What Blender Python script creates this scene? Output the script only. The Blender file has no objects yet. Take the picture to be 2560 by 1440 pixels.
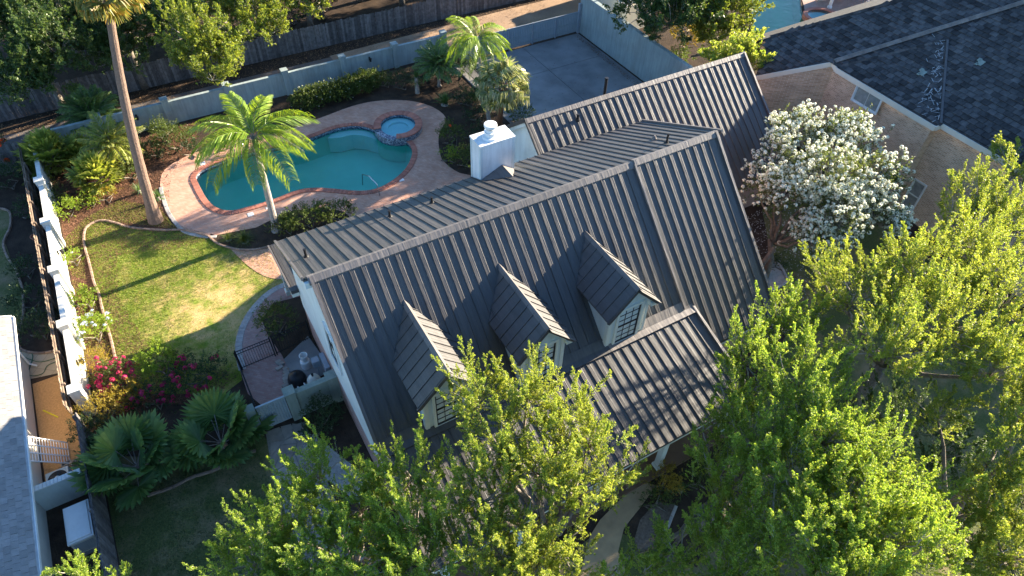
import bpy, math, random
import numpy as np
from mathutils import Vector, Matrix
from mathutils.geometry import tessellate_polygon
random.seed(7)
S = bpy.context.scene
COL = S.collection
rad = math.radians
# ---------------------------------------------------------------- camera, sky, sun, exposure
CH = 27.0                                             # the drone hovers 27 m above the ground
RW = np.array([[0.86674612, -0.35057753, 0.35474859],
               [-0.49825578, -0.64028779, 0.58461331],
               [0.0221889, -0.68346685, -0.72964424]])   # columns: image right, image down, view direction
cam = bpy.data.cameras.new('camera'); cam.lens = 36 * 1701 / 2560; cam.sensor_width = 36
cam.clip_start = 0.5; cam.clip_end = 2000
camo = bpy.data.objects.new('camera', cam); COL.objects.link(camo)
r_, d_, f_ = RW[:, 0], RW[:, 1], RW[:, 2]
camo.matrix_world = Matrix(((r_[0], -d_[0], -f_[0], 0), (r_[1], -d_[1], -f_[1], 0), (r_[2], -d_[2], -f_[2], CH), (0, 0, 0, 1)))
S.camera = camo
SUN_EL, SUN_AZ = 16.7, 5.2                            # elevation; azimuth counted from +X towards +Y
w = bpy.data.worlds.new('World'); S.world = w; w.use_nodes = True
nt = w.node_tree
sky = nt.nodes.new('ShaderNodeTexSky'); sky.sky_type = 'NISHITA'; sky.sun_disc = False
sky.sun_elevation = rad(SUN_EL); sky.sun_rotation = rad(90 - SUN_AZ); sky.air_density = 1.0; sky.dust_density = 0.3; sky.ozone_density = 3.0
bg = nt.nodes['Background']; bg.inputs['Strength'].default_value = 0.07
tint = nt.nodes.new('ShaderNodeMixRGB'); tint.blend_type = 'MULTIPLY'; tint.inputs[0].default_value = 1; tint.inputs[2].default_value = (.84, .99, 1.12, 1)
nt.links.new(sky.outputs[0], tint.inputs[1]); nt.links.new(tint.outputs[0], bg.inputs['Color'])
sl = bpy.data.lights.new('sun', 'SUN'); sl.energy = 5.0; sl.angle = rad(0.55); sl.color = (1.0, 0.86, 0.66)
so = bpy.data.objects.new('sun', sl); COL.objects.link(so)
sd = Vector((math.cos(rad(SUN_EL)) * math.cos(rad(SUN_AZ)), math.cos(rad(SUN_EL)) * math.sin(rad(SUN_AZ)), math.sin(rad(SUN_EL))))
so.rotation_euler = sd.to_track_quat('Z', 'Y').to_euler(); so.location = (60, 6, 40)
S.view_settings.view_transform = 'Standard'; S.view_settings.look = 'None'
S.view_settings.exposure = 2.4; S.view_settings.gamma = 1.0

# ---------------------------------------------------------------- helpers
def ray(px, py):
    return RW @ np.array([(px - 1280) / 1701, (py - 720) / 1701, 1.0])
def at(px, py, z=0.0):                                # where the photograph's pixel meets the level z
    d = ray(px, py); t = (z - CH) / d[2]
    return Vector((d[0] * t, d[1] * t, z))
def ats(pts, z=0.0): return [at(x, y, z) for x, y in pts]
def zm(pts, ox, oy, s): return [(ox + x / s, oy + y / s) for x, y in pts]

def tag(o, label=None, cat=None, group=None, kind=None):
    if label: o['label'] = label
    if cat: o['category'] = cat
    if group: o['group'] = group
    if kind: o['kind'] = kind
    return o
def link(o, parent=None):
    COL.objects.link(o)
    if parent is not None:
        o.parent = parent
        if parent.type == 'EMPTY':
            o.matrix_parent_inverse = (Matrix.Translation(parent.location) @ parent.rotation_euler.to_matrix().to_4x4()).inverted()
    return o
def thing(name, label, cat, loc=(0, 0, 0), group=None, rz=0.0):
    o = bpy.data.objects.new(name, None); o.empty_display_size = .2
    o.location = loc; o.rotation_euler = (0, 0, rz); COL.objects.link(o)
    return tag(o, label, cat, group)
def inst(name, me, mw, parent=None):
    o = bpy.data.objects.new(name, me); link(o, parent); o.matrix_basis = mw; return o

class MB:
    def __init__(s): s.v = []; s.f = []; s.m = []
    def add(s, vs, fs, mi=0):
        b = len(s.v); s.v += [tuple(v) for v in vs]
        for f in fs: s.f.append(tuple(b + i for i in f)); s.m.append(mi)
        return s
    def box(s, x0, x1, y0, y1, z0, z1, mi=0):
        return s.add([(x0, y0, z0), (x1, y0, z0), (x1, y1, z0), (x0, y1, z0), (x0, y0, z1), (x1, y0, z1), (x1, y1, z1), (x0, y1, z1)],
                     [(3, 2, 1, 0), (4, 5, 6, 7), (0, 1, 5, 4), (1, 2, 6, 5), (2, 3, 7, 6), (3, 0, 4, 7)], mi)
    def obox(s, c, ax, ay, az, mi=0):                 # centre and three half axes
        c, ax, ay, az = map(Vector, (c, ax, ay, az))
        vs = [c + i * ax + j * ay + k * az for k in (-1, 1) for i, j in ((-1, -1), (1, -1), (1, 1), (-1, 1))]
        return s.add(vs, [(3, 2, 1, 0), (4, 5, 6, 7), (0, 1, 5, 4), (1, 2, 6, 5), (2, 3, 7, 6), (3, 0, 4, 7)], mi)
    def bar(s, a, b, w, h, mi=0):                     # rectangular bar from a to b
        a, b = Vector(a), Vector(b); d = (b - a); n = d.normalized()
        up = Vector((0, 0, 1)) if abs(n.z) < .95 else Vector((0, 1, 0))
        sd = n.cross(up).normalized(); u = sd.cross(n)
        return s.obox((a + b) / 2, d / 2, sd * w / 2, u * h / 2, mi)
    def prism(s, poly, z0, z1, mi=0):
        n = len(poly); vs = [(p[0], p[1], z0) for p in poly] + [(p[0], p[1], z1) for p in poly]
        fs = [tuple(reversed(t)) for t in tessellate_polygon([[Vector((p[0], p[1], 0)) for p in poly]])]
        top = [tuple(i + n for i in reversed(t)) for t in fs]
        a = sum(poly[i][0] * poly[(i + 1) % n][1] - poly[(i + 1) % n][0] * poly[i][1] for i in range(n))
        sides = [(i, (i + 1) % n, n + (i + 1) % n, n + i) for i in range(n)]
        if a < 0: sides = [tuple(reversed(q)) for q in sides]
        return s.add(vs, fs + top + sides, mi)
    def extr(s, poly, vec, mi=0):                     # 3-D polygon swept along a vector
        n = len(poly); vec = Vector(vec); P = [Vector(p) for p in poly]
        vs = P + [p + vec for p in P]
        return s.add(vs, [tuple(range(n)), tuple(range(2 * n - 1, n - 1, -1))] + [(i, (i + 1) % n, n + (i + 1) % n, n + i) for i in range(n)], mi)
    def tube(s, pts, rs, n=8, mi=0, cap=True):
        pts = [Vector(p) for p in pts]; m = len(pts)
        if not hasattr(rs, '__len__'): rs = [rs] * m
        ref = Vector((0.31, 0.17, 0.93)); vs = []
        for i, p in enumerate(pts):
            t = (pts[min(i + 1, m - 1)] - pts[max(i - 1, 0)]).normalized()
            a = t.cross(ref if abs(t.dot(ref)) < .95 else Vector((1, 0, 0))).normalized(); b = t.cross(a)
            for k in range(n):
                q = 2 * math.pi * k / n; vs.append(p + rs[i] * (math.cos(q) * a + math.sin(q) * b))
        fs = [(i * n + k, i * n + (k + 1) % n, (i + 1) * n + (k + 1) % n, (i + 1) * n + k) for i in range(m - 1) for k in range(n)]
        if cap: fs += [tuple(range(n - 1, -1, -1)), tuple((m - 1) * n + k for k in range(n))]
        return s.add(vs, fs, mi)
    def lathe(s, prof, c, n=20, mi=0):
        c = Vector(c); m = len(prof); vs = []
        for r, z in prof:
            for k in range(n):
                q = 2 * math.pi * k / n; vs.append(c + Vector((r * math.cos(q), r * math.sin(q), z)))
        fs = [(i * n + k, i * n + (k + 1) % n, (i + 1) * n + (k + 1) % n, (i + 1) * n + k) for i in range(m - 1) for k in range(n)]
        fs += [tuple(range(n - 1, -1, -1)), tuple((m - 1) * n + k for k in range(n))]
        return s.add(vs, fs, mi)
    def mesh(s, name, mats):
        me = bpy.data.meshes.new(name); me.from_pydata(s.v, [], s.f)
        for m in (mats if isinstance(mats, (list, tuple)) else [mats]): me.materials.append(m)
        if any(s.m): me.polygons.foreach_set('material_index', s.m)
        me.update(); return me
    def build(s, name, mats, parent=None, smooth=False):
        me = s.mesh(name, mats)
        if smooth: me.polygons.foreach_set('use_smooth', [True] * len(me.polygons))
        return link(bpy.data.objects.new(name, me), parent)

def sheet(name, outer, z, m, holes=(), kind='structure'):
    loops = [[Vector((p[0], p[1], 0)) for p in outer]] + [[Vector((p[0], p[1], 0)) for p in h] for h in holes]
    flat = [p for l in loops for p in l]
    mb = MB(); tris = tessellate_polygon(loops); fs = []
    for t in tris:
        a, b, c = (flat[i] for i in t)
        fs.append(t if (b - a).cross(c - a).z > 0 else tuple(reversed(t)))
    mb.add([(p.x, p.y, z) for p in flat], fs)
    o = mb.build(name, m); o['kind'] = kind; return o
def smoothloop(P, step=.3, closed=True):
    P = [np.array(p[:2], float) for p in P]; n = len(P); out = []
    for i in range(n if closed else n - 1):
        g = (lambda k: P[k % n]) if closed else (lambda k: P[max(0, min(n - 1, k))])
        p0, p1, p2, p3 = g(i - 1), g(i), g(i + 1), g(i + 2)
        m = max(2, int(np.linalg.norm(p2 - p1) / step))
        for k in range(m):
            t = k / m
            out.append(.5 * (2 * p1 + (p2 - p0) * t + (2 * p0 - 5 * p1 + 4 * p2 - p3) * t * t + (3 * p1 - p0 - 3 * p2 + p3) * t ** 3))
    if not closed: out.append(P[-1])
    return out
def resample(P, step, closed=False):
    Q = np.array([p[:2] for p in P] + ([P[0][:2]] if closed else []), float)
    sgl = np.linalg.norm(np.diff(Q, axis=0), axis=1); c = np.concatenate([[0], np.cumsum(sgl)])
    n = max(2, int(round(c[-1] / step))); tt = (np.arange(n) + .5) / n * c[-1]
    X = np.interp(tt, c, Q[:, 0]); Y = np.interp(tt, c, Q[:, 1])
    e = .05; tx = np.interp(tt + e, c, Q[:, 0]) - np.interp(tt - e, c, Q[:, 0]); ty = np.interp(tt + e, c, Q[:, 1]) - np.interp(tt - e, c, Q[:, 1])
    return [(X[i], Y[i], math.atan2(ty[i], tx[i])) for i in range(n)], c[-1] / n
def inpoly(x, y, P):
    r = False; n = len(P)
    for i in range(n):
        x1, y1 = P[i][0], P[i][1]; x2, y2 = P[(i + 1) % n][0], P[(i + 1) % n][1]
        if (y1 > y) != (y2 > y) and x < (x2 - x1) * (y - y1) / (y2 - y1) + x1: r = not r
    return r
def TRS(loc, rz=0, s=(1, 1, 1)):
    return Matrix.Translation(loc) @ Matrix.Rotation(rz, 4, 'Z') @ Matrix.Diagonal((*s, 1))

# ---------------------------------------------------------------- materials
class NT:
    def __init__(s, name):
        s.m = bpy.data.materials.new(name); s.m.use_nodes = True; s.t = s.m.node_tree; s.N = s.t.nodes
        s.b = s.N['Principled BSDF']; s.out = s.N['Material Output']
    def n(s, ty, **kw):
        x = s.N.new('ShaderNode' + ty)
        for k, v in kw.items():
            if k in x.inputs: x.inputs[k].default_value = v
            else: setattr(x, k, v)
        return x
    def l(s, a, b): s.t.links.new(a, b)
    def pos(s):
        return s.n('NewGeometry').outputs['Position']
    def noise(s, scale, detail=4, vec=None, rough=.6):
        x = s.n('TexNoise', Scale=scale, Detail=detail, Roughness=rough); s.l(vec or s.pos(), x.inputs['Vector']); return x.outputs['Fac']
    def ramp(s, fac, stops):
        x = s.n('ValToRGB'); e = x.color_ramp.elements
        while len(e) < len(stops): e.new(.5)
        for k, (p, c) in enumerate(stops): e[k].position = p; e[k].color = (*c, 1)
        s.l(fac, x.inputs['Fac']); return x.outputs['Color']
    def mix(s, fac, a, b, mode='MIX'):
        x = s.n('MixRGB', blend_type=mode)
        for i, v in enumerate((fac, a, b)):
            if hasattr(v, 'is_output') or hasattr(v, 'links'): s.l(v, x.inputs[i])
            else: x.inputs[i].default_value = v if i == 0 else (*v, 1)
        return x.outputs['Color']
    def rnd(s, col, amt, isl=False):                   # brightness differs from object to object (or loose piece to loose piece)
        oi = s.n('NewGeometry') if isl else s.n('ObjectInfo'); mr = s.n('MapRange'); s.l(oi.outputs['Random Per Island' if isl else 'Random'], mr.inputs['Value'])
        mr.inputs['To Min'].default_value = 1 - amt; mr.inputs['To Max'].default_value = 1 + amt
        hs = s.n('HueSaturation'); s.l(mr.outputs['Result'], hs.inputs['Value']); s.l(col, hs.inputs['Color']); return hs.outputs['Color']
    def bump(s, h, st, dist=.02):
        x = s.n('Bump', Strength=st, Distance=dist); s.l(h, x.inputs['Height']); s.l(x.outputs['Normal'], s.b.inputs['Normal'])
    def fin(s, col, rough=.7, spec=.3, metal=0):
        s.l(col, s.b.inputs['Base Color']); s.b.inputs['Roughness'].default_value = rough
        s.b.inputs['Specular IOR Level'].default_value = spec; s.b.inputs['Metallic'].default_value = metal
        return s.m
def M(name, c1, c2=None, scale=3, rough=.7, spec=.3, metal=0, rnd=0, bump=0, bscale=30, dist=.02, isl=0):
    t = NT(name); c2 = c2 or tuple(x * .8 for x in c1)
    col = t.ramp(t.noise(scale, 6), [(.32, c2), (.68, c1)])
    if rnd: col = t.rnd(col, rnd)
    if isl: col = t.rnd(col, isl, True)
    if bump: t.bump(t.noise(bscale, 5), bump, dist)
    return t.fin(col, rough, spec, metal)
def brickmat(name, axis, c1, c2, mortar, bw=.2, bh=.067, ms=.008, rough=.85, rot=0, off=.5):
    t = NT(name); p = t.pos(); sx = t.n('SeparateXYZ'); t.l(p, sx.inputs[0]); cx = t.n('CombineXYZ')
    a, b = {'x': ('X', 'Z'), 'y': ('Y', 'Z'), 'z': ('X', 'Y')}[axis]
    t.l(sx.outputs[a], cx.inputs[0]); t.l(sx.outputs[b], cx.inputs[1]); v = cx.outputs[0]
    if rot:
        mp = t.n('Mapping'); mp.inputs['Rotation'].default_value = (0, 0, rot); t.l(v, mp.inputs['Vector']); v = mp.outputs[0]
    br = t.n('TexBrick', Scale=1.0); br.offset = off
    br.inputs['Brick Width'].default_value = bw; br.inputs['Row Height'].default_value = bh; br.inputs['Mortar Size'].default_value = ms
    br.inputs['Color1'].default_value = (*c1, 1); br.inputs['Color2'].default_value = (*c2, 1); br.inputs['Mortar'].default_value = (*mortar, 1)
    br.inputs['Mortar Smooth'].default_value = .2; t.l(v, br.inputs['Vector'])
    col = t.mix(.55, br.outputs['Color'], t.ramp(t.noise(1.3, 5), [(.3, (.55, .5, .48)), (.7, (1.0, 1.0, 1.0))]), 'MULTIPLY')
    bp = t.n('Bump', Strength=.5, Distance=.01, invert=True); t.l(br.outputs['Fac'], bp.inputs['Height']); t.l(bp.outputs['Normal'], t.b.inputs['Normal'])
    return t.fin(col, rough, .2)
def leafmat(name, c1, c2, tr=.45, tint=None, rough=.45, big=.45, spec=.35):
    t = NT(name)
    col = t.ramp(t.noise(big, 3), [(.35, c2), (.65, c1)])
    isl = t.n('NewGeometry').outputs['Random Per Island']
    col = t.mix(t.ramp(isl, [(.35, (0, 0, 0)), (.95, (1, 1, 1))]), col, tint or tuple(min(1, x * 1.35) for x in c1))
    hv = t.n('HueSaturation'); mv = t.n('MapRange'); t.l(t.noise(2.6, 3), mv.inputs['Value']); mv.inputs['From Min'].default_value = .3; mv.inputs['From Max'].default_value = .7
    mv.inputs['To Min'].default_value = .72; mv.inputs['To Max'].default_value = 1.2; t.l(mv.outputs[0], hv.inputs['Value']); t.l(col, hv.inputs['Color']); col = hv.outputs[0]
    t.fin(col, rough, spec)
    x = t.n('BsdfTranslucent'); hs = t.n('HueSaturation', Saturation=1.1, Value=1.5); hs.inputs['Hue'].default_value = .488
    t.l(col, hs.inputs['Color']); t.l(hs.outputs[0], x.inputs['Color'])
    mx = t.n('MixShader', Fac=tr); t.l(t.b.outputs[0], mx.inputs[1]); t.l(x.outputs[0], mx.inputs[2]); t.l(mx.outputs[0], t.out.inputs['Surface'])
    return t.m
def watermat(name, tint):
    t = NT(name)
    tr = t.n('BsdfTransparent', Color=(*tint, 1)); gl = t.n('BsdfGlossy', Roughness=.03, Color=(1, 1, 1, 1)); fr = t.n('Fresnel', IOR=1.33)
    bp = t.n('Bump', Strength=.5, Distance=.06); t.l(t.noise(1.9, 5), bp.inputs['Height']); t.l(bp.outputs[0], gl.inputs['Normal']); t.l(bp.outputs[0], fr.inputs['Normal'])
    mx = t.n('MixShader'); t.l(fr.outputs[0], mx.inputs[0]); t.l(tr.outputs[0], mx.inputs[1]); t.l(gl.outputs[0], mx.inputs[2]); t.l(mx.outputs[0], t.out.inputs['Surface'])
    return t.m

def stainmat(name, c, lo=.72, bump=.3, rough=.9):          # stucco or paint with rain streaks and blotches
    t = NT(name); sx = t.n('SeparateXYZ'); t.l(t.pos(), sx.inputs[0]); cx = t.n('CombineXYZ')
    for i, k in enumerate((2.6, 2.6, .3)):
        m = t.n('Math', operation='MULTIPLY'); m.inputs[1].default_value = k; t.l(sx.outputs[i], m.inputs[0]); t.l(m.outputs[0], cx.inputs[i])
    col = t.ramp(t.noise(1.6, 7, cx.outputs[0], .7), [(.3, tuple(x * lo for x in c)), (.62, c)])
    col = t.mix(1.0, col, t.ramp(t.noise(.8, 5), [(.3, (.84, .83, .81)), (.6, (1, 1, 1))]), 'MULTIPLY')
    t.bump(t.noise(22, 5), bump, .02); return t.fin(col, rough, .2)
def lawnmat(name, green, green2, dry, centre=None, rad_=3.0, bias=0.0):
    t = NT(name)
    g = t.mix(t.noise(.9, 5), green, green2)
    g = t.mix(t.ramp(t.noise(16, 4), [(.35, (0, 0, 0)), (.7, (1, 1, 1))]), g, tuple(x * 1.5 for x in green))
    n = t.noise(.55, 6, rough=.65); f = t.ramp(n, [(.5 - bias, (0, 0, 0)), (.72 - bias, (1, 1, 1))])
    if centre:
        n = t.noise(1.1, 7, rough=.72); vm = t.n('VectorMath', operation='DISTANCE'); t.l(t.pos(), vm.inputs[0]); vm.inputs[1].default_value = centre
        mr = t.n('MapRange'); t.l(vm.outputs['Value'], mr.inputs['Value']); mr.inputs['From Min'].default_value = rad_ * .2; mr.inputs['From Max'].default_value = rad_
        mr.inputs['To Min'].default_value = .3; mr.inputs['To Max'].default_value = -.02
        n2 = t.n('MapRange', clamp=False); t.l(n, n2.inputs['Value']); n2.inputs['To Min'].default_value = -.45; n2.inputs['To Max'].default_value = 1.45
        ad = t.n('Math', operation='ADD'); t.l(n2.outputs[0], ad.inputs[0]); t.l(mr.outputs[0], ad.inputs[1])
        f = t.ramp(ad.outputs[0], [(.50, (0, 0, 0)), (.95, (.95, .95, .95))])
    col = t.mix(f, g, dry)
    t.bump(t.noise(45, 4), .9, .05)
    return t.fin(col, .9, .1)
def roofmat(name, c, rough=.42, metal=0, spec=.5):
    t = NT(name)
    sx = t.n('SeparateXYZ'); t.l(t.pos(), sx.inputs[0]); cx = t.n('CombineXYZ')
    for i, k in enumerate((6.0, .7, .7)):
        m = t.n('Math', operation='MULTIPLY'); m.inputs[1].default_value = k; t.l(sx.outputs[i], m.inputs[0]); t.l(m.outputs[0], cx.inputs[i])
    f = t.noise(1.2, 7, cx.outputs[0], .7); col = t.ramp(f, [(.3, tuple(x * .7 for x in c)), (.7, tuple(x * 1.4 for x in c))])
    col = t.rnd(col, .16); t.bump(t.noise(1.1, 4, cx.outputs[0]), .35, .06)
    return t.fin(col, rough, spec, metal)

m_roof = roofmat('dark_charcoal_metal', (.050, .0465, .0455), .56, 0, .7)
m_cap = roofmat('ridge_cap_metal', (.12, .105, .098), .55, 0, .7)
m_siding = stainmat('pale_siding', (.62, .69, .68), .86, .1, .6)
m_trim = M('cream_trim', (.70, .72, .64), (.62, .65, .58), 4, .55)
m_white = stainmat('white_paint', (.80, .81, .79), .80, .1, .55)
m_redbrick = brickmat('pink_brick', 'y', (.42, .20, .16), (.50, .30, .25), (.5, .45, .4))
m_redbrickx = brickmat('pink_brick_front', 'x', (.42, .20, .16), (.50, .30, .25), (.5, .45, .4))
m_tanbrick = brickmat('tan_brick', 'y', (.74, .53, .37), (.50, .33, .22), (.74, .62, .48), .26, .10, .014)
m_tanbrickx = brickmat('tan_brick_side', 'x', (.74, .53, .37), (.50, .33, .22), (.74, .62, .48), .26, .10, .014)
m_glass = M('window_glass', (.03, .035, .04), (.05, .055, .06), 2, .06, .8)
m_blind = M('window_blind', (.20, .21, .20), (.13, .14, .14), 9, .2, .6)
m_frame = M('dark_window_frame', (.02, .02, .022), None, 4, .4)
m_paver = brickmat('deck_paver', 'z', (.60, .31, .21), (.68, .41, .30), (.48, .32, .24), .21, .105, .008, .85, rad(45))
m_paver2 = brickmat('walk_paver', 'z', (.40, .22, .19), (.46, .30, .27), (.30, .25, .22), .21, .105, .009, .85, rad(45))
m_coping = M('coping_brick', (.46, .19, .13), (.36, .14, .10), 14, .8, rnd=.22, bump=.4, bscale=60)
m_border = M('grey_border_paver', (.42, .39, .36), (.32, .30, .29), 8, .85, rnd=.15, bump=.3)
m_curb = M('brown_curb_block', (.33, .23, .17), (.25, .17, .13), 7, .9, rnd=.18, bump=.5)
m_concrete = M('driveway_concrete', (.31, .30, .285), (.17, .165, .16), .38, .9, .2, rnd=.05, bump=.25, bscale=25)
m_stucco = stainmat('pale_blue_grey_stucco', (.34, .405, .40))
m_stucco_g = stainmat('grey_green_stucco', (.28, .33, .29))
m_stucco_w = stainmat('cream_white_stucco', (.74, .73, .67))
m_gate = M('blue_grey_sheet_metal', (.40, .45, .48), (.33, .39, .42), 1.2, .45, .4, .2)
m_black = M('black_metal', (.015, .015, .016), None, 5, .45)
m_wood = M('weathered_grey_board', (.19, .175, .17), (.10, .092, .09), 5, .9, .1, rnd=.38, bump=.6, bscale=24)
m_wood_b = M('brown_fence_board', (.26, .20, .15), (.16, .12, .09), 5, .9, .1, rnd=.3, bump=.6, bscale=24)
m_bark = M('oak_bark', (.26, .22, .18), (.13, .11, .09), 8, .95, .1, bump=.9, bscale=18, dist=.05)
m_twig = M('pale_twig', (.42, .38, .32), (.30, .26, .22), 6, .9, .1)
m_palmbark = M('palm_bark', (.255, .175, .135), (.165, .115, .09), 10, .95, .1, bump=.8, bscale=16, dist=.05)
m_palmgrey = M('grey_palm_bark', (.40, .36, .32), (.28, .25, .22), 10, .95, .1, bump=.7, bscale=16, dist=.04)
m_soil = M('dark_soil', (.085, .06, .043), (.04, .03, .024), 1.4, .95, .05, bump=.8, bscale=14, dist=.06)
m_mulch = M('reddish_mulch', (.165, .082, .05), (.07, .045, .03), 5, .95, .05, bump=1, bscale=20, dist=.06)
m_chip = M('mulch_chip', (.23, .115, .07), (.10, .06, .04), 3, .9, .1, isl=.5)
m_gravel = M('brown_gravel', (.62, .36, .16), (.44, .25, .11), 12, .95, .1, bump=.9, bscale=35, dist=.04)
m_gravel_d = M('dull_pebbles', (.24, .19, .15), (.12, .095, .075), 10, .95, .1, bump=.9, bscale=30, dist=.04)
m_alley = M('alley_dirt', (.42, .29, .19), (.30, .21, .145), .5, .95, .05, bump=.5, bscale=12, dist=.05)
m_tar = M('alley_asphalt', (.17, .15, .14), (.13, .115, .105), .8, .95, .1, bump=.5, bscale=30)
m_sand = M('tan_walkway', (.50, .36, .21), (.36, .26, .155), 1.4, .9, .1, bump=.4)
m_flag = M('flagstone', (.36, .31, .26), (.26, .22, .19), 3, .85, .2, rnd=.22, bump=.5, bscale=9)
m_rock = M('pale_rock', (.55, .53, .50), (.38, .36, .34), 9, .9, .1, bump=.6)
m_chrome = M('steel', (.60, .62, .64), None, 4, .22, .5, .9)
m_plaster = M('pool_plaster', (.24, .72, .58), (.20, .65, .52), .6, .8, .1)
m_plaster2 = M('spa_plaster', (.55, .82, .80), (.48, .76, .75), 1, .8, .1)
m_mosaic = None
def mosaic():
    t = NT('blue_mosaic_tile'); v = t.n('TexVoronoi', Scale=17.0); t.l(t.pos(), v.inputs['Vector'])
    sep = t.n('SeparateColor'); t.l(v.outputs['Color'], sep.inputs[0])
    return t.fin(t.ramp(sep.outputs[0], [(.2, (.05, .07, .11)), (.6, (.15, .19, .25)), (.95, (.42, .46, .5))]), .3, .5)
m_mosaic = mosaic()
m_water = watermat('pool_water', (.70, .96, .94)); m_spawater = watermat('spa_water', (.72, .93, .94))
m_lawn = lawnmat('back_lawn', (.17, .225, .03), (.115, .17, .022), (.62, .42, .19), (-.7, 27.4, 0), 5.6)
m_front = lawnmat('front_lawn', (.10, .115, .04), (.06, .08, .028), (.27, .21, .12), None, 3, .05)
m_grassblade = leafmat('grass_blade', (.20, .25, .035), (.13, .19, .025), .3, (.36, .31, .10), .6, 1.2)
m_shingle = M('slate_shingle', (.085, .082, .08), (.04, .039, .04), 3.2, .85, .2, rnd=.45, bump=.6, bscale=22)
m_shingle2 = M('pale_grey_shingle', (.27, .26, .25), (.21, .205, .20), 3, .8, .25, rnd=.14, bump=.4, bscale=30)
m_plastic = M('beige_plastic', (.62, .60, .52), (.56, .54, .47), 3, .5)
m_dkplastic = M('dark_plastic', (.02, .022, .025), None, 3, .4)
m_grey = M('grey_box', (.32, .36, .40), None, 3, .5)
m_terra = M('terracotta', (.42, .16, .09), None, 6, .8)
m_yellow = M('yellow_paint', (.75, .60, .02), None, 5, .6)
m_hose = M('green_hose', (.03, .11, .05), None, 5, .5)
m_white2 = M('white_plastic', (.78, .78, .76), (.72, .72, .70), 5, .4)
m_cream = M('cream_stucco', (.70, .64, .53), (.62, .57, .48), 1, .85, .1, bump=.2)
m_block = M('cinder_block', (.50, .43, .35), None, 8, .95, bump=.6)
L_elm = leafmat('elm_leaf', (.225, .33, .05), (.13, .23, .034), .5, (.40, .47, .09))
L_elm2 = leafmat('elm_leaf_deep', (.245, .315, .05), (.135, .22, .034), .5, (.43, .45, .09))
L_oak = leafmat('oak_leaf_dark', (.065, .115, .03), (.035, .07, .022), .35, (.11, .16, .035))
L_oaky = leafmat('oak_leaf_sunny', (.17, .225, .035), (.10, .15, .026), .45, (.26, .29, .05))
L_white = leafmat('flower_tree_leaf', (.11, .14, .03), (.06, .09, .02), .4)
m_petal = leafmat('white_petal', (.82, .83, .68), (.78, .80, .66), .2, (.84, .84, .70), .6)
L_hedge = leafmat('hedge_leaf', (.085, .12, .025), (.05, .08, .018), .35)
L_dark = leafmat('dark_shrub_leaf', (.045, .075, .025), (.025, .048, .018), .3)
L_lime = leafmat('lime_shrub_leaf', (.20, .30, .03), (.13, .22, .025), .42, (.28, .36, .05))
L_gold = leafmat('golden_shrub_leaf', (.30, .23, .03), (.19, .17, .025), .4, (.36, .27, .05))
L_queen = leafmat('queen_palm_leaf', (.22, .34, .035), (.15, .26, .03), .45, (.34, .42, .06), .35, spec=.5)
L_sabal = leafmat('sabal_leaf', (.22, .26, .08), (.15, .20, .06), .35, (.42, .40, .20), .3, spec=.6)
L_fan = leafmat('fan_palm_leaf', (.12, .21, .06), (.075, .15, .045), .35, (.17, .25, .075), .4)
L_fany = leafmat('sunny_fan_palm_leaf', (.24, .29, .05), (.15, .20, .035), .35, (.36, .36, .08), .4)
L_wash = leafmat('washingtonia_leaf', (.20, .22, .05), (.14, .18, .04), .4, (.42, .28, .07), .4)
m_pink = leafmat('bougainvillea_bract', (.50, .035, .11), (.36, .025, .11), .4, (.62, .06, .13), .6)
m_blue = leafmat('plumbago_flower', (.60, .64, .80), (.55, .60, .78), .3, None, .6)
m_orange = leafmat('orange_flower', (.75, .13, .03), (.65, .10, .03), .4, None, .6)
m_yel = leafmat('yellow_flower', (.70, .62, .10), (.6, .55, .1), .3, None, .6)

# ---------------------------------------------------------------- foliage
RG = np.random.default_rng(11)
def unit(a): return a / np.maximum(np.linalg.norm(a, axis=-1, keepdims=True), 1e-9)
def quadmesh(name, V, mats, mi=None):
    """V: (n,k,3) loose faces of k corners"""
    n, k = V.shape[:2]; me = bpy.data.meshes.new(name)
    me.vertices.add(n * k); me.vertices.foreach_set('co', np.ascontiguousarray(V, dtype=np.float32).ravel())
    me.loops.add(n * k); me.loops.foreach_set('vertex_index', np.arange(n * k, dtype=np.int32))
    me.polygons.add(n); me.polygons.foreach_set('loop_start', np.arange(0, n * k, k, dtype=np.int32))
    for m in (mats if isinstance(mats, (list, tuple)) else [mats]): me.materials.append(m)
    if mi is not None: me.polygons.foreach_set('material_index', np.ascontiguousarray(mi, dtype=np.int32))
    me.update(calc_edges=True); return me
def q2t(q): return np.concatenate([q[:, [0, 1, 2]], q[:, [0, 2, 3]]])
def spray(o, d, L, per, ll, lw, side=.9, bend=.0, tri=False):
    """leaves set along shoots: o,d (n,3), L (n,)"""
    n = len(o); t = RG.random((n, per)) ** .75
    p = o[:, None] + d[:, None] * (L[:, None] * t)[..., None]
    p[..., 2] += bend * (t * L[:, None]) ** 2
    r = unit(RG.normal(size=(n, per, 3)))
    ld = unit(d[:, None] * .55 + r * side); nr = unit(RG.normal(size=(n, per, 3)) + np.array([.1, 0, .6]))
    sdv = unit(np.cross(ld, nr)); l = ll * (.65 + .7 * RG.random((n, per, 1))); w = l * lw
    if tri: return np.stack([p + sdv * w * .25, p + ld * l * .62 + sdv * w * 1.05, p + ld * l - sdv * w * .75], 2).reshape(-1, 3, 3)
    q = np.stack([p, p + ld * l * .5 + sdv * w, p + ld * l, p + ld * l * .5 - sdv * w], 2)
    return q.reshape(-1, 4, 3)
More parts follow.
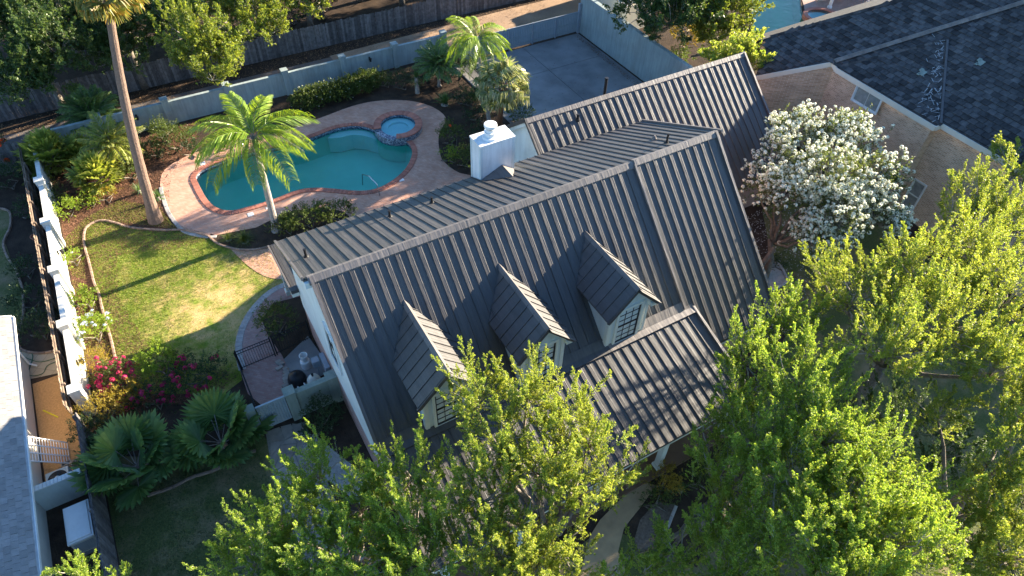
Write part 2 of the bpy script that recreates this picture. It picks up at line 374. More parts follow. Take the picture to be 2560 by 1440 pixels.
def tips_on(c, r, n, low=-.35, inner=.25):
    u = unit(RG.normal(size=(n * 3, 3))); u = u[u[:, 2] > low][:n]; n = len(u)
    k = np.where(RG.random(n) < inner, .35 + .4 * RG.random(n), .80 + .28 * RG.random(n))
    return c + u * k[:, None] * np.array(r), u
def limb(mb, a, b, r0, r1, n=6, seg=4, wob=.12, mi=0):
    a, b = np.array(a, float), np.array(b, float); L = np.linalg.norm(b - a)
    pts = [a + (b - a) * i / seg + (RG.normal(size=3) * wob * L * .25 if 0 < i < seg else 0) for i in range(seg + 1)]
    mb.tube(pts, [r0 + (r1 - r0) * i / seg for i in range(seg + 1)], n, mi); return pts
def tree(label, base, trunk_r, fork_z, lumps, leaf, ll=.085, lw=.30, tips=2.2, shoots=13, per=22, slen=.55, spread=.28, up=.55,
         cat='tree', name='shade_tree', group=None,  bark=None, twigs=True, flower=None, lean=(0, 0), low=-.35, inner=.25, stems=1, trunk=True, plume=0, bias=(0, 0)):
    """lumps: list of (centre, radius or radii); tips = branch tips per square metre of lump surface"""
    base = Vector((base[0], base[1], 0)); t = thing(name, label, cat, base, group)
    mb = MB(); fork = np.array([base.x + lean[0], base.y + lean[1], fork_z])
    if trunk:
        if stems == 1:
            mb.tube([base, Vector((base.x + lean[0] * .3, base.y + lean[1] * .3, fork_z * .35)), Vector(fork)], [trunk_r * 1.5, trunk_r * 1.05, trunk_r * .85], 10)
        else:
            for k in range(stems):
                q = 2.2 * k + .6; m_ = Vector((base.x + .55 * math.cos(q), base.y + .55 * math.sin(q), fork_z * .45))
                mb.tube([base, m_, Vector(fork) + Vector((.4 * math.cos(q + 1), .4 * math.sin(q + 1), 0))], [trunk_r * 1.1, trunk_r * .8, trunk_r * .6], 9)
    Q = []; FL = []
    for c, r in lumps:
        c = np.array(c, float); r = np.array([r] * 3 if not hasattr(r, '__len__') else r, float)
        area = 4 * math.pi * ((r[0] * r[1]) ** 1.6 / 3 + (r[0] * r[2]) ** 1.6 / 3 + (r[1] * r[2]) ** 1.6 / 3) ** (1 / 1.6)
        n = max(6, int(area * .65 * tips)); T, U = tips_on(c, r, n, low, inner)
        if plume: T = T + RG.normal(size=T.shape) * .22
        if trunk: limb(mb, fork, c - np.array([0, 0, r[2] * .25]), trunk_r * .55, trunk_r * .16, 6, 5)
        if twigs:
            for i in range(len(T)):
                if i % 2 == 0: limb(mb, c + (T[i] - c) * .1 - np.array([0, 0, r[2] * .2]), T[i], .035, .012, 4, 3, .2, 1)
        if plume:                                     # every branch tip is a plume: an axis with shoots leaving it on all sides
            ax = unit(U * .55 + np.array([bias[0], bias[1], up]) + RG.normal(size=U.shape) * .28); AL = plume * (.55 + .9 * RG.random(len(T)))
            k = (np.arange(shoots) + RG.random((len(T), shoots))) / shoots
            o = T[:, None] + ax[:, None] * ((k - .45) * AL[:, None])[..., None]; o[..., 2] += .12 * (k * AL[:, None]) ** 2
            d = unit(ax[:, None] * .95 + unit(RG.normal(size=(len(T), shoots, 3))) * (.85 - .5 * k)[..., None])
            o = o.reshape(-1, 3); d = d.reshape(-1, 3); L = slen * (1.15 - .75 * k.reshape(-1)) * (.7 + .6 * RG.random(len(o)))
        else:
            o = T[:, None] + RG.normal(size=(len(T), shoots, 3)) * spread
            d = unit(U[:, None] * .75 + np.array([0, 0, up]) + RG.normal(size=(len(T), shoots, 3)) * .5)
            o = o.reshape(-1, 3); d = d.reshape(-1, 3); L = slen * (.5 + RG.random(len(o)))
        if twigs:                                     # the bare shoots themselves, hair-thin
            e = unit(np.cross(d, RG.normal(size=d.shape)))[::2] * .007; a_ = o[::2]; b_ = (o + d * L[:, None] * .9)[::2]
            Q.append(('t', q2t(np.stack([a_ - e, a_ + e, b_ + e * .5, b_ - e * .5], 1))))
        Q.append(('l', spray(o, d, L, per, ll, lw, tri=True)))
        if flower:                                    # flower heads sit on the outer shoots
            fm, nh, fr, fs = flower
            hn = np.sin(T[:, 0] * 1.9 + 1) + np.sin(T[:, 1] * 2.3) + np.sin(T[:, 2] * 2.1 + T[:, 0]) + RG.normal(size=len(T)) * .7; sel = np.repeat(RG.random(len(T)) < np.clip(.75 + .35 * hn, .12, 1), shoots); oo = (o + d * L[:, None] * 1.05)[sel]; k = RG.random(len(oo)) < nh; oo = oo[k]
            if len(oo):
                un = unit(RG.normal(size=(len(oo), 16, 3)) + np.array([.15, -.1, .75])); p = oo[:, None] + un * fr
                a = unit(np.cross(un, RG.normal(size=un.shape))); b = np.cross(un, a)
                FL.append(np.stack([p - a * fs, p - b * fs + un * fs * .4, p + a * fs, p + b * fs + un * fs * .4], 2).reshape(-1, 4, 3))
    if mb.v: mb.build('trunk', [bark or m_bark, m_twig], t, True)
    V = np.concatenate([q for k, q in Q]); mi = np.concatenate([np.full(len(q), 0 if k == 'l' else 1) for k, q in Q])
    link(bpy.data.objects.new('crown', quadmesh('crown', V, [leaf, m_twig], mi)), t)
    if FL: link(bpy.data.objects.new('blossom', quadmesh('blossom', np.concatenate(FL), fm)), t)
    return t
def shrub(label, c, r, leaf, n=None, ll=.07, lw=.35, name='shrub', cat='shrub', group=None, flower=None, per=14, slen=.25, up=.4, low=-.1, spread=.13, shoots=6):
    """c is the middle of the foot on the ground; r half extents"""
    r = [r] * 3 if not hasattr(r, '__len__') else r
    tips = 9 if n is None else n
    if r[2] < 1.2 and ll < .1: tips *= 1.2
    return tree(label, c, .04, r[2] * .5, [((c[0], c[1], r[2] * .92), r)], leaf, ll, lw, tips, shoots, per, slen, spread, up, cat, name, group, None, False, flower, (0, 0), low, .2, 3)

def frond_mesh(name, L, droop, nl, ll, mats, leaf_droop=.6, w=.035, vee=.5, start=.12, sag=2.0):
    """feather frond along +X, arching; leaflets in two rows hanging down"""
    V = []; MI = []
    def pt(t): return np.array([L * (t - .16 * droop * t * t), 0, L * (.30 * t - droop * .55 * t ** sag)])
    N = 10
    for i in range(N):
        a, b = pt(i / N), pt((i + 1) / N); r = .035 * (1 - .8 * i / N)
        for ax in (np.array([0, 1, 0]), np.array([0, 0, 1])):
            V.append([a - ax * r, a + ax * r, b + ax * r * .9, b - ax * r * .9]); MI.append(1)
    for i in range(nl):
        t = start + (1 - start) * (i + .5) / nl; p = pt(t); tg = pt(min(1, t + .02)) - pt(t - .02); tg /= np.linalg.norm(tg)
        l = ll * (.55 + .45 * math.sin(math.pi * (.15 + .8 * t))) * (1.15 - .35 * t)
        for sgn in (-1, 1):
            d0 = unit(np.array([tg[0] * .7 + .1 * RG.normal(), sgn * (vee + .25 * RG.random()), tg[2] * .4 + .05 + .3 * RG.random()]))
            dn = np.array([.12 * tg[0], sgn * .06, -1.0]); d1 = unit(d0 * .55 + dn * leaf_droop * .7); d2 = unit(d0 * .12 + dn * leaf_droop)
            m = p + d0 * l * .30; e = m + d1 * l * .33; e2 = e + d2 * l * .37 * (.8 + .4 * RG.random()); wv = unit(np.cross(d0, np.array([0.2, 0.1, 1.0]) + RG.normal(size=3) * .3)) * w
            V += [[p - wv * .5, p + wv * .5, m + wv, m - wv], [m - wv, m + wv, e + wv, e - wv], [e - wv, e + wv, e2 + wv * .25, e2 - wv * .25]]; MI += [0, 0, 0]
    return quadmesh(name, np.array(V), mats, MI)
def fan_mesh(name, pet, R, nb, span, mats, droop=.25, w=.05, cup=.25, split=.55):
    """fan leaf: a stalk along +X, then pleated blades that split into loose tips"""
    V = []; MI = []
    for i in range(4):
        a = np.array([pet * i / 4, 0, -.05 * pet * (i / 4) ** 2]); b = np.array([pet * (i + 1) / 4, 0, -.05 * pet * ((i + 1) / 4) ** 2])
        for ax in (np.array([0, 1, 0]), np.array([0, 0, 1])): V.append([a - ax * .018, a + ax * .018, b + ax * .014, b - ax * .014]); MI.append(1)
    h = np.array([pet, 0, -.05 * pet])
    for i in range(nb):
        q = -span + 2 * span * (i + .5) / nb; dq = span / nb
        l = R * (1 - .22 * (abs(q) / span) ** 2) * (.93 + .14 * RG.random())
        fold = .22 * (1 if i % 2 else -1)
        d = np.array([math.cos(q), math.sin(q), cup * (.35 + .65 * abs(math.sin(q)))]); sd_ = np.array([-math.sin(q), math.cos(q), 0])
        m = h + d * l * split; hw = math.tan(dq) * l * split * 1.02
        e = m + (d * (1 - droop) + np.array([0, 0, -droop * (.6 + .8 * RG.random())])) * l * (1 - split)
        zz = np.array([0, 0, fold * R * .25])
        V.append([h, h, m + sd_ * hw + zz, m - sd_ * hw - zz]); MI.append(0)
        V.append([m - sd_ * hw - zz, m + sd_ * hw + zz, e + sd_ * .006, e - sd_ * .006]); MI.append(0)
    return quadmesh(name, np.array(V), mats, MI)
def palm(label, base, top, r0, r1, fronds, specs, bark, name='palm_tree', cat='palm', group=None, rings=0, boots=None, mid=None):
    """specs: list of (azimuth deg, elevation deg, scale, variant, roll)"""
    base = Vector((base[0], base[1], 0)); top = Vector(top); t = thing(name, label, cat, base, group); mb = MB()
    N = 26 if rings else 8; pts = []; rs = []
    for i in range(N + 1):
        k = i / N; p = base.lerp(top, k)
        if mid: p += Vector(mid) * (4 * k * (1 - k))
        rr = r0 + (r1 - r0) * k + (r0 * .45 * max(0, 1 - k * 9)); pts.append(p); rs.append(rr * (1 + (.05 if (rings and i % 2) else 0)))
    mb.tube(pts, rs, 12); mb.build('trunk', bark, t, not rings)
    if boots:
        mb = MB()
        for k in range(boots[0]):
            q = k * 2.4; z = -boots[1] * k / boots[0]; d = Vector((math.cos(q), math.sin(q), 0)); p = top + Vector((0, 0, z)) + d * r1 * .8
            mb.bar(p, p + d * .16 + Vector((0, 0, .22)), .09, .03)
        mb.build('leaf_base', boots[2], t)
    for az, el, sc, va, roll in specs:
        mw = Matrix.Translation(top) @ Matrix.Rotation(rad(az), 4, 'Z') @ Matrix.Rotation(rad(-el), 4, 'Y') @ Matrix.Rotation(rad(roll), 4, 'X') @ Matrix.Scale(sc, 4)
        inst('frond', fronds[va % len(fronds)], mw, t)
    return t
def clump(label, base, meshes, n, el=(15, 80), sc=(.8, 1.1), name='fan_palm', cat='palm', group=None, z=.25, trunk=None, seed=1, r=.12):
    rg = random.Random(seed); base = Vector((base[0], base[1], 0)); t = thing(name, label, cat, base, group)
    mb = MB(); mb.lathe([(r * 1.2, -.02), (r, z * .5), (r * .8, z)], base, 10); mb.build('trunk', trunk or m_palmbark, t)
    for k in range(n):
        mw = Matrix.Translation(base + Vector((0, 0, z * (.7 + .3 * k / n)))) @ Matrix.Rotation(k * 2.39996 + rg.uniform(-.3, .3), 4, 'Z') @ Matrix.Rotation(-rad(el[0] + (el[1] - el[0]) * (k + .5) / n + rg.uniform(-6, 6)), 4, 'Y') @ Matrix.Rotation(rg.uniform(-.35, .35), 4, 'X') @ Matrix.Scale(rg.uniform(*sc), 4)
        inst('frond', meshes[k % len(meshes)], mw, t)
    return t

# ---------------------------------------------------------------- ground, pool hole, lawns, paths
pool_px = zm([(350, 690), (378, 645), (430, 612), (540, 565), (660, 520), (780, 490), (900, 463), (1040, 433), (1200, 393), (1320, 350), (1420, 310), (1500, 287), (1600, 273),
              (1700, 279), (1790, 310), (1870, 350), (1960, 378), (2030, 398), (2070, 435), (2085, 490), (2070, 550), (2030, 620), (1960, 690), (1870, 750), (1780, 785), (1700, 798),
              (1600, 797), (1480, 785), (1350, 775), (1230, 780), (1130, 805), (1030, 845), (960, 870), (850, 905), (740, 935), (640, 957), (560, 950), (490, 915), (440, 865), (400, 800), (368, 735)], 380, 230, 3.2)
pool = smoothloop(ats(pool_px), .25)
spa_c = at(995, 311, .45); SPA_R = 1.62
npool_px = [(1880, 20), (1882, 60), (1895, 92), (1950, 95), (2000, 85), (2025, 70), (2012, 45), (2003, 20), (2000, -20), (1990, -60), (1930, -80), (1890, -50)]
npool = smoothloop(ats(npool_px), .5)
ccw = lambda P: P if sum(P[i][0] * P[(i + 1) % len(P)][1] - P[(i + 1) % len(P)][0] * P[i][1] for i in range(len(P))) > 0 else P[::-1]
pool = ccw(pool); npool = ccw(npool)
G = 260
sheet('ground', [(-G, -G), (G, -G), (G, G), (-G, G)], 0, m_soil, [pool, npool])
deck_px = zm([(66, 745), (80, 660), (130, 600), (220, 545), (340, 490), (500, 440), (640, 395), (800, 365), (960, 335), (1100, 300), (1250, 245), (1400, 190), (1560, 130), (1700, 90), (1850, 70), (2000, 68),
              (2130, 85), (2250, 125), (2330, 180), (2352, 230), (2315, 300), (2292, 380), (2300, 470), (2320, 540), (2380, 600), (2460, 650), (2600, 710), (2500, 1000), (1900, 1400), (1000, 1500)], 380, 230, 3.2) + \
          zm([(520, 1152), (460, 1158), (330, 1140), (250, 1110), (190, 1050), (130, 960), (90, 850)], 380, 230, 3.2)
deck = [(p.x, max(p.y, 27.9)) for p in ats(deck_px)]
deck = ccw(smoothloop(deck, .4)); deck = [(x, max(y, 27.6)) for x, y in deck]
sheet('pool_deck', deck, .03, m_paver, [pool])
mulch_l = [(-7.4, 46.0), (-7.4, 24.6), (-3.0, 22.0), (-1.2, 23.0), (-4.6, 26.5), (-5.4, 31), (-5.0, 34.4), (-2.0, 33.4), (.2, 33.2), (-2, 36), (-1, 40), (1, 42.6), (2, 46.0)]
sheet('mulch_bed', mulch_l, .004, m_mulch)
curb1_px = zm([(1510, 440), (1420, 415), (1310, 393), (1180, 395), (1030, 385), (920, 370), (830, 340), (740, 325), (670, 345), (620, 385), (607, 450), (615, 520), (640, 610), (660, 690), (680, 770), (715, 850), (732, 930), (755, 1020), (785, 1120), (812, 1220), (838, 1350)], 0, 440, 2.88)
curb2_px = [(524, 594), (540, 607), (565, 618), (605, 626), (650, 624), (692, 612)]
walk_out_px = [(715, 705), (685, 718), (660, 735), (628, 768), (606, 805), (594, 840), (590, 880), (600, 925)]
lawn_px = curb1_px[::-1] + curb2_px[1:] + [(668, 622), (700, 690), (715, 705)] + walk_out_px[1:] + [(606, 950), (560, 985), (470, 985), (360, 985), (300, 950)]
lawn = ccw([(p.x, p.y) for p in ats(lawn_px)])
sheet('back_lawn', lawn, .012, m_lawn)
fl = [(-7.6, 21.6), (-4, 19.4), (-1.2, 19.3), (-.4, 16), (-1.6, 10), (2.4, 9.4), (6, 7.6), (9.8, 8.2), (12, 5), (18, 9), (24, 12), (30, 20), (35, 20), (36, -2), (20, -10), (-7.6, -6)]
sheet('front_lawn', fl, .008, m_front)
walk = [(p.x, p.y) for p in ats(walk_out_px + [(620, 985), (652, 1012), (745, 985), (734, 955), (706, 890), (668, 835), (655, 800), (682, 758), (748, 742), (760, 730)])]
sheet('side_walkway', walk, .018, m_paver2)
sheet('equipment_pad', [(p.x, p.y) for p in ats([(708, 900), (742, 975), (830, 925), (770, 840)])], .015, m_concrete)
# alley behind the garden wall
sheet('alley_verge', [(-40, 46.6), (60, 46.6), (60, 51.8), (-40, 51.8)], .004, m_soil)
t_ = [(-40, 47.2), (14, 47.3), (14, 50.1), (-40, 49.9)]
sheet('alley_asphalt', t_, .010, m_tar)
sheet('alley_dirt', [(13, 47.0), (60, 46.9), (60, 51.2), (30, 51.0), (13, 50.3)], .014, m_alley)
sheet('woodland_floor', [(-60, 52.1), (60, 52.1), (60, 110), (-60, 110)], .006, m_soil)
# driveway slabs
for x0, x1, y0, y1 in ((20.9, 27.2, 29, 40.35), (20.9, 27.2, 40.37, 44.4), (27.22, 32.6, 29, 40.35), (27.22, 32.6, 40.37, 44.4)):
    mb = MB(); mb.box(x0 + .012, x1 - .012, y0 + .012, y1 - .012, -.1, .035); tag(mb.build('driveway_slab', m_concrete), kind='structure')
# front walkway, path of flagstones, gravel strip, side garden of the neighbour
sheet('front_walkway', [(p.x, p.y) for p in ats([(1590, 1195), (1560, 1240), (1500, 1300), (1475, 1340), (1450, 1440), (1420, 1560), (1540, 1560), (1570, 1440), (1545, 1380), (1560, 1320), (1600, 1270), (1640, 1215)])], .02, m_sand)
sheet('gravel_strip', [(-9.8, 27.1), (-8.2, 27.1), (-8.15, 20.6), (-9.75, 20.6)], .012, m_gravel)
sheet('neighbour_paving', [(p.x, p.y) for p in ats([(40, 868), (80, 885), (150, 872), (162, 930), (76, 948), (30, 940)])], .016, brickmat('sand_paving', 'z', (.46, .38, .27), (.50, .42, .30), (.30, .25, .18), .45, .45, .012, .85, rad(38), 0))
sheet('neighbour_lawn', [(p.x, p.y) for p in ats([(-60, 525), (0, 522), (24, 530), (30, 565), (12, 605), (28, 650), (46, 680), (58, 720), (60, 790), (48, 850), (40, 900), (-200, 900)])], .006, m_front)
sheet('rock_bed', [(p.x, p.y) for p in ats([(750, 1080), (790, 1090), (850, 1140), (930, 1200), (900, 1260), (820, 1200), (760, 1120)])], .010, m_rock)
sheet('tree_rock_bed', [(p.x, p.y) for p in ats([(1915, 660), (1940, 655), (1960, 680), (1968, 705), (1945, 722), (1920, 727), (1905, 700)])], .014, m_rock)
sheet('side_yard_soil', [(20, 10), (27, 12), (36, 14), (36, 30), (22.3, 30), (22.3, 12)], .003, m_soil)

# curb blocks along the lawn, the beds and the neighbour's lawn
def curb(label, px, size=(.29, .115, .13), step=.3, m=m_curb, group=None, z=0):
    P = [(p.x, p.y) for p in ats(px)]; P = smoothloop(P, .15, False); R, st = resample(P, step)
    t = thing('garden_curb', label, 'curb', (P[0][0], P[0][1], 0), group)
    mb = MB(); mb.box(-size[0] / 2, size[0] / 2, -size[1] / 2, size[1] / 2, 0, size[2] * .8); a, b = size[0] / 2 - .02, size[1] / 2 - .02
    mb.v = mb.v[:]; mb.add([(-size[0] / 2, -size[1] / 2, size[2] * .8), (size[0] / 2, -size[1] / 2, size[2] * .8), (size[0] / 2, size[1] / 2, size[2] * .8), (-size[0] / 2, size[1] / 2, size[2] * .8), (-a, -b, size[2]), (a, -b, size[2]), (a, b, size[2]), (-a, b, size[2])],
                           [(4, 5, 6, 7), (0, 1, 5, 4), (1, 2, 6, 5), (2, 3, 7, 6), (3, 0, 4, 7)])
    me = mb.mesh('block', m)
    for x, y, a in R:
        inst('block', me, TRS((x, y, z - .01 + random.uniform(-.008, .008)), a + random.uniform(-.05, .05)), t)
curb('brown block curb looping round the top and left side of the sunny back lawn', curb1_px)
curb('brown block curb arching round the planting bed between lawn and metal roof', curb2_px)
curb('brown winding curb round the dark bed of the neighbouring garden, at the far left', [(-20, 525), (0, 523), (22, 529), (28, 545), (26, 570), (12, 600), (11, 620), (22, 648), (42, 676), (50, 700), (58, 725), (60, 780), (54, 815), (46, 850), (52, 872), (75, 882), (110, 884), (148, 876)])
curb('pale stone edging in a half ring at the foot of the white flowering tree', [(1938, 657), (1952, 668), (1962, 688), (1967, 703), (1950, 716), (1930, 724), (1915, 726)], (.5, .14, .12), .53, m_rock)
curb('stone edging between dark front lawn and fan palm bed', [(640, 1128), (600, 1140), (540, 1175), (480, 1195), (430, 1220), (370, 1240)], (.5, .13, .1), .53, m_curb)
curb('pale edging of the white rock bed beside the front walkway', [(1690, 1265), (1672, 1310), (1652, 1345), (1635, 1370)], (.5, .14, .1), .53, m_border)
sheet('front_rock_bed', [(p.x, p.y) for p in ats([(1690, 1262), (1640, 1255), (1600, 1300), (1585, 1350), (1600, 1385), (1634, 1368)])], .012, m_gravel_d)
curb('red brick edging in front of the dark picket fence on the left', [(278, 1355), (284, 1385), (292, 1412)], (.28, .12, .1), .3, m_coping)
curb('grey concrete band on the lawn side of the pool deck', zm([(70, 765), (90, 850), (130, 960), (190, 1050), (250, 1112), (330, 1143), (460, 1162), (520, 1155)], 380, 230, 3.2), (.4, .22, .05), .41, m_border, None, .012)
curb('grey soldier course along the curved edge of the side walkway', [(713, 712), (688, 723), (664, 740), (634, 772), (612, 808), (600, 842), (597, 880), (606, 925)], (.11, .34, .05), .117, m_border)
# flagstone path
sheet('path_bedding', [(p.x, p.y) for p in ats([(664, 1080), (762, 1055), (782, 1120), (856, 1290), (960, 1446), (790, 1446), (730, 1330), (684, 1200)])], .012, M('path_mortar', (.30, .27, .23), (.2, .18, .15), 6, .95))
t = thing('flagstone_path', 'irregular flagstone path leading from the garden gate into the shade', 'path', at(700, 1120)); rg = random.Random(5)
pa, pb = [at(668, 1085), at(690, 1200), at(735, 1330), at(800, 1440)], [at(758, 1060), at(775, 1120), at(850, 1290), at(950, 1440)]
NI, NJ = 13, 3; GP = {}
for i in range(NI + 1):
    for j in range(NJ + 1):
        k = min(i / NI * 3, 2.999); q = int(k); f = k - q; A = pa[q].lerp(pa[q + 1], f); B = pb[q].lerp(pb[q + 1], f); e = (1 if 0 < j < NJ else .4)
        GP[i, j] = A.lerp(B, j / NJ) + Vector((rg.uniform(-.16, .16) * e, rg.uniform(-.22, .22), 0))
for i in range(NI):
    for j in range(NJ):
        c4 = [GP[i, j], GP[i + 1, j], GP[i + 1, j + 1], GP[i, j + 1]]; c = sum(c4, Vector()) / 4; poly = []
        for k in range(4):
            p, q = c4[k], c4[(k + 1) % 4]; poly.append(c + (p - c) * .90); poly.append(c + ((p + q) / 2 - c) * rg.uniform(.88, .97))
        mb = MB(); mb.prism([(p.x, p.y) for p in poly], .0, .03 + .012 * rg.random()); mb.build('flagstone', m_flag, t)
# pool and spa
def offs(P, d):
    n = len(P); out = []
    for i in range(n):
        a, b = np.array(P[i - 1]), np.array(P[(i + 1) % n]); t = b - a; t /= np.linalg.norm(t); out.append((P[i][0] + t[1] * d, P[i][1] - t[0] * d))
    return out
def basin(name, P, depth, mats, parent, tile=.28, z0=0.0):
    mb = MB(); n = len(P)
    r1 = [(p[0], p[1], z0) for p in P]; r2 = [(p[0], p[1], z0 - tile) for p in P]; r3 = [(p[0], p[1], z0 - depth) for p in offs(P, -.25)]
    mb.add(r1 + r2, [(i, n + i, n + (i + 1) % n, (i + 1) % n) for i in range(n)], 1)
    mb.add(r2 + r3, [(i, n + i, n + (i + 1) % n, (i + 1) % n) for i in range(n)], 0)
    tr = tessellate_polygon([[Vector((p[0], p[1], 0)) for p in r3]]); mb.add(r3, [tuple(reversed(q)) for q in tr], 0)
    return mb.build(name, mats, parent)
pc = at(780, 420); sp = thing('swimming_pool', 'large free-form swimming pool with red brick coping and teal water', 'swimming pool', pc)
basin('basin', pool, 1.55, [m_plaster, m_mosaic], sp)
o = sheet('pool_water', offs(pool, .01), -.13, m_water)
mb = MB(); mb.box(-.056, .056, 0, .33, 0, .055); mb.add([(-.056, -.03, .055), (.056, -.03, .055), (.056, .33, .055), (-.056, .33, .055), (-.048, -.022, .07), (.048, -.022, .07), (.048, .32, .07), (-.048, .32, .07)],
                                                       [(4, 5, 6, 7), (0, 1, 5, 4), (1, 2, 6, 5), (2, 3, 7, 6), (3, 0, 4, 7)])
me = mb.mesh('coping_brick', m_coping); R, st = resample(pool, .118, True); R = [r for r in R if math.hypot(r[0] - spa_c.x, r[1] - spa_c.y) > SPA_R - .05]
late = []
for i, (x, y, a) in enumerate(R):
    mw = TRS((x, y, .012 + random.uniform(-.003, .003)), a + math.pi + random.uniform(-.03, .03))
    if i < 296: inst('coping_brick', me, mw, sp)
    else: late.append(mw)
if late:
    mb = MB()
    for mw in late: mb.add([mw @ v.co for v in me.vertices], [tuple(p.vertices) for p in me.polygons])
    mb.build('coping_brick', m_coping, sp)['kind'] = 'stuff'
mb = MB()                                              # entry steps under water at the far end, ladder rungs at the near end
st_px = zm([(1405, 372), (1500, 368), (1600, 343), (1690, 350), (1800, 382), (1740, 300), (1600, 280), (1480, 298)], 380, 230, 3.2)
mb.prism([(p.x, p.y) for p in ats(st_px, -.35)], -1.5, -.33); mb.build('entry_step', m_plaster2, sp)
for k in range(4):
    mb = MB(); a = at(595 + 4 * k, 395 + 7 * k, -.3 - .22 * k); b = at(612 + 4 * k, 390 + 7 * k, -.3 - .22 * k); mb.bar(a, b, .09, .04); mb.build('ladder_rung', m_chrome, sp)
sx, sy = spa_c.x, spa_c.y
sa = thing('spa', 'round raised spa with red brick rim and spillway into the big pool', 'spa', (sx, sy, 0))
g0, g1 = math.atan2(at(955, 318).y - sy, at(955, 318).x - sx), 0
p0, p1 = at(948, 320, .45), at(990, 338, .45); g0 = math.atan2(p0.y - sy, p0.x - sx); g1 = math.atan2(p1.y - sy, p1.x - sx)
if g1 < g0: g1 += 2 * math.pi
def ingap(q):
    q = (q - g0) % (2 * math.pi); return q < (g1 - g0)
mb = MB(); n = 72; ro, ri = SPA_R, SPA_R - .42
for k in range(n):
    q0, q1 = 2 * math.pi * k / n, 2 * math.pi * (k + 1) / n; h = .33 if ingap((q0 + q1) / 2) else .43
    pts = [(r * math.cos(q) + sx, r * math.sin(q) + sy) for r, q in ((ri, q0), (ro, q0), (ro, q1), (ri, q1))]
    mb.prism(pts, -.22, h)
    mb.prism(pts, -1.5, -.222, 1)
mb.build('stone_wall', [m_mosaic, m_plaster], sa)
mb = MB(); mb.lathe([(ri - .5, .034), (ri - .5, .045)], (sx, sy, 0), 40); mb.build('basin', m_plaster2, sa)
mb = MB(); mb.lathe([(ri - .02, .04), (ri - .02, .2), (ri - .5, .2), (ri - .5, .06), (.02, .05)], (sx, sy, 0), 40); mb.build('bench', [m_plaster2, m_plaster], sa)
sheet('spa_water', [(sx + (ri + .02) * math.cos(2 * math.pi * k / 48), sy + (ri + .02) * math.sin(2 * math.pi * k / 48)) for k in range(48)], .31, m_spawater)
mb = MB(); mb.obox((0, 0, .03), (.245, 0, 0), (0, .085, 0), (0, 0, .032)); me = mb.mesh('rim_brick', m_coping)
for k in range(52):
    q = 2 * math.pi * (k + .5) / 52
    if not ingap(q): inst('rim_brick', me, TRS((sx + (SPA_R - .2) * math.cos(q), sy + (SPA_R - .2) * math.sin(q), .435), q), sa)
# rails, skimmer lids
def railpair(label, name, pts, gap):
    t = thing(name, label, 'handrail', pts[0])
    for d in gap:
        mb = MB(); mb.tube([Vector(p) + Vector(d) for p in pts], .032, 8); mb.build('rail', m_chrome, t, True)
    return t
a = at(586, 380); b = at(597, 392)
railpair('pair of steel ladder rails on the far edge of the pool behind the feathery palm', 'pool_ladder', [a + Vector((-.1, .55, .02)), a + Vector((-.1, .5, .55)), a + Vector((-.06, .2, .75)), a + Vector((0, -.25, .62)), a + Vector((0, -.4, -.3))], [(0, 0, 0), (.62, .02, 0)])
a = at(944, 488); b = at(918, 462)
railpair('bent steel handrail at the near edge of the pool beside the metal roof', 'pool_handrail', [a + Vector((.1, -.1, .03)), a + Vector((.06, -.05, .85)), a.lerp(b, .55) + Vector((0, .1, .95)), b + Vector((-.1, .35, .62)), b + Vector((-.15, .5, -.3))], [(0, 0, 0)])
for px, lab in (((507, 410), 'square white skimmer lid on the deck at the far left corner of the pool'), ((627, 537), 'square white skimmer lid near the grassy planting bed and pool edge'), ((1003, 450), 'square white skimmer lid by the right end of the pool near the roof'), ((668, 522), 'small white plate on the deck beside the palm trunk')):
    p = at(*px); mb = MB(); s = .17 if px[0] != 668 else .08; mb.box(p.x - s, p.x + s, p.y - s, p.y + s, .03, .045); mb.lathe([(s * .8, .045), (s * .75, .052)], (p.x, p.y, 0), 12)
    tag(mb.build('skimmer_lid', m_white2), lab, 'skimmer lid', 'white skimmer lids on the pool deck')

# ---------------------------------------------------------------- the house
X0, X1, RY, RZ, A = 2.55, 22.0, 18.45, 8.95, .95
AB = .473
zf = lambda y: RZ - A * (RY - y)
zb = lambda y: RZ - AB * (y - RY)
house = thing('house', 'white gabled house with dark standing-seam metal roof and three dormers', 'house', (12, 17, 0))
PW = .457
_pc = {}
def panel_mesh(L, mat=None):
    k = round(L, 3)
    if k not in _pc:
        pr = [(-.016, 0), (-.013, .040), (.013, .040), (.016, 0), (.135, 0), (.145, .004), (.155, .004), (.165, 0), (.295, 0), (.305, .004), (.315, .004), (.325, 0), (PW - .017, 0)]
        mb = MB(); n = len(pr)
        mb.add([(x, 0, z) for x, z in pr] + [(x, L, z) for x, z in pr] + [(x, L, z - .04) for x, z in pr],
               [(i, i + 1, n + i + 1, n + i) for i in range(n - 1)] + [(n + i, n + i + 1, 2 * n + i + 1, 2 * n + i) for i in range(n - 1)])
        _pc[k] = mb.mesh('roof_panel', mat or m_roof)
    return _pc[k]
def panels(parent, p0, u, s, L, n):
    u, s = Vector(u).normalized(), Vector(s).normalized(); nn = u.cross(s); p0 = Vector(p0); me = panel_mesh(L)
    for i in range(n):
        p = p0 + u * (PW * i) + nn * (.012 + .002 * (i % 2))
        inst('roof_panel', me, Matrix(((u.x, s.x, nn.x, p.x), (u.y, s.y, nn.y, p.y), (u.z, s.z, nn.z, p.z), (0, 0, 0, 1))), parent)
def slab(name, quad, th, m, parent=house):
    mb = MB(); mb.extr(quad, (0, 0, -th)); return mb.build(name, m, parent)
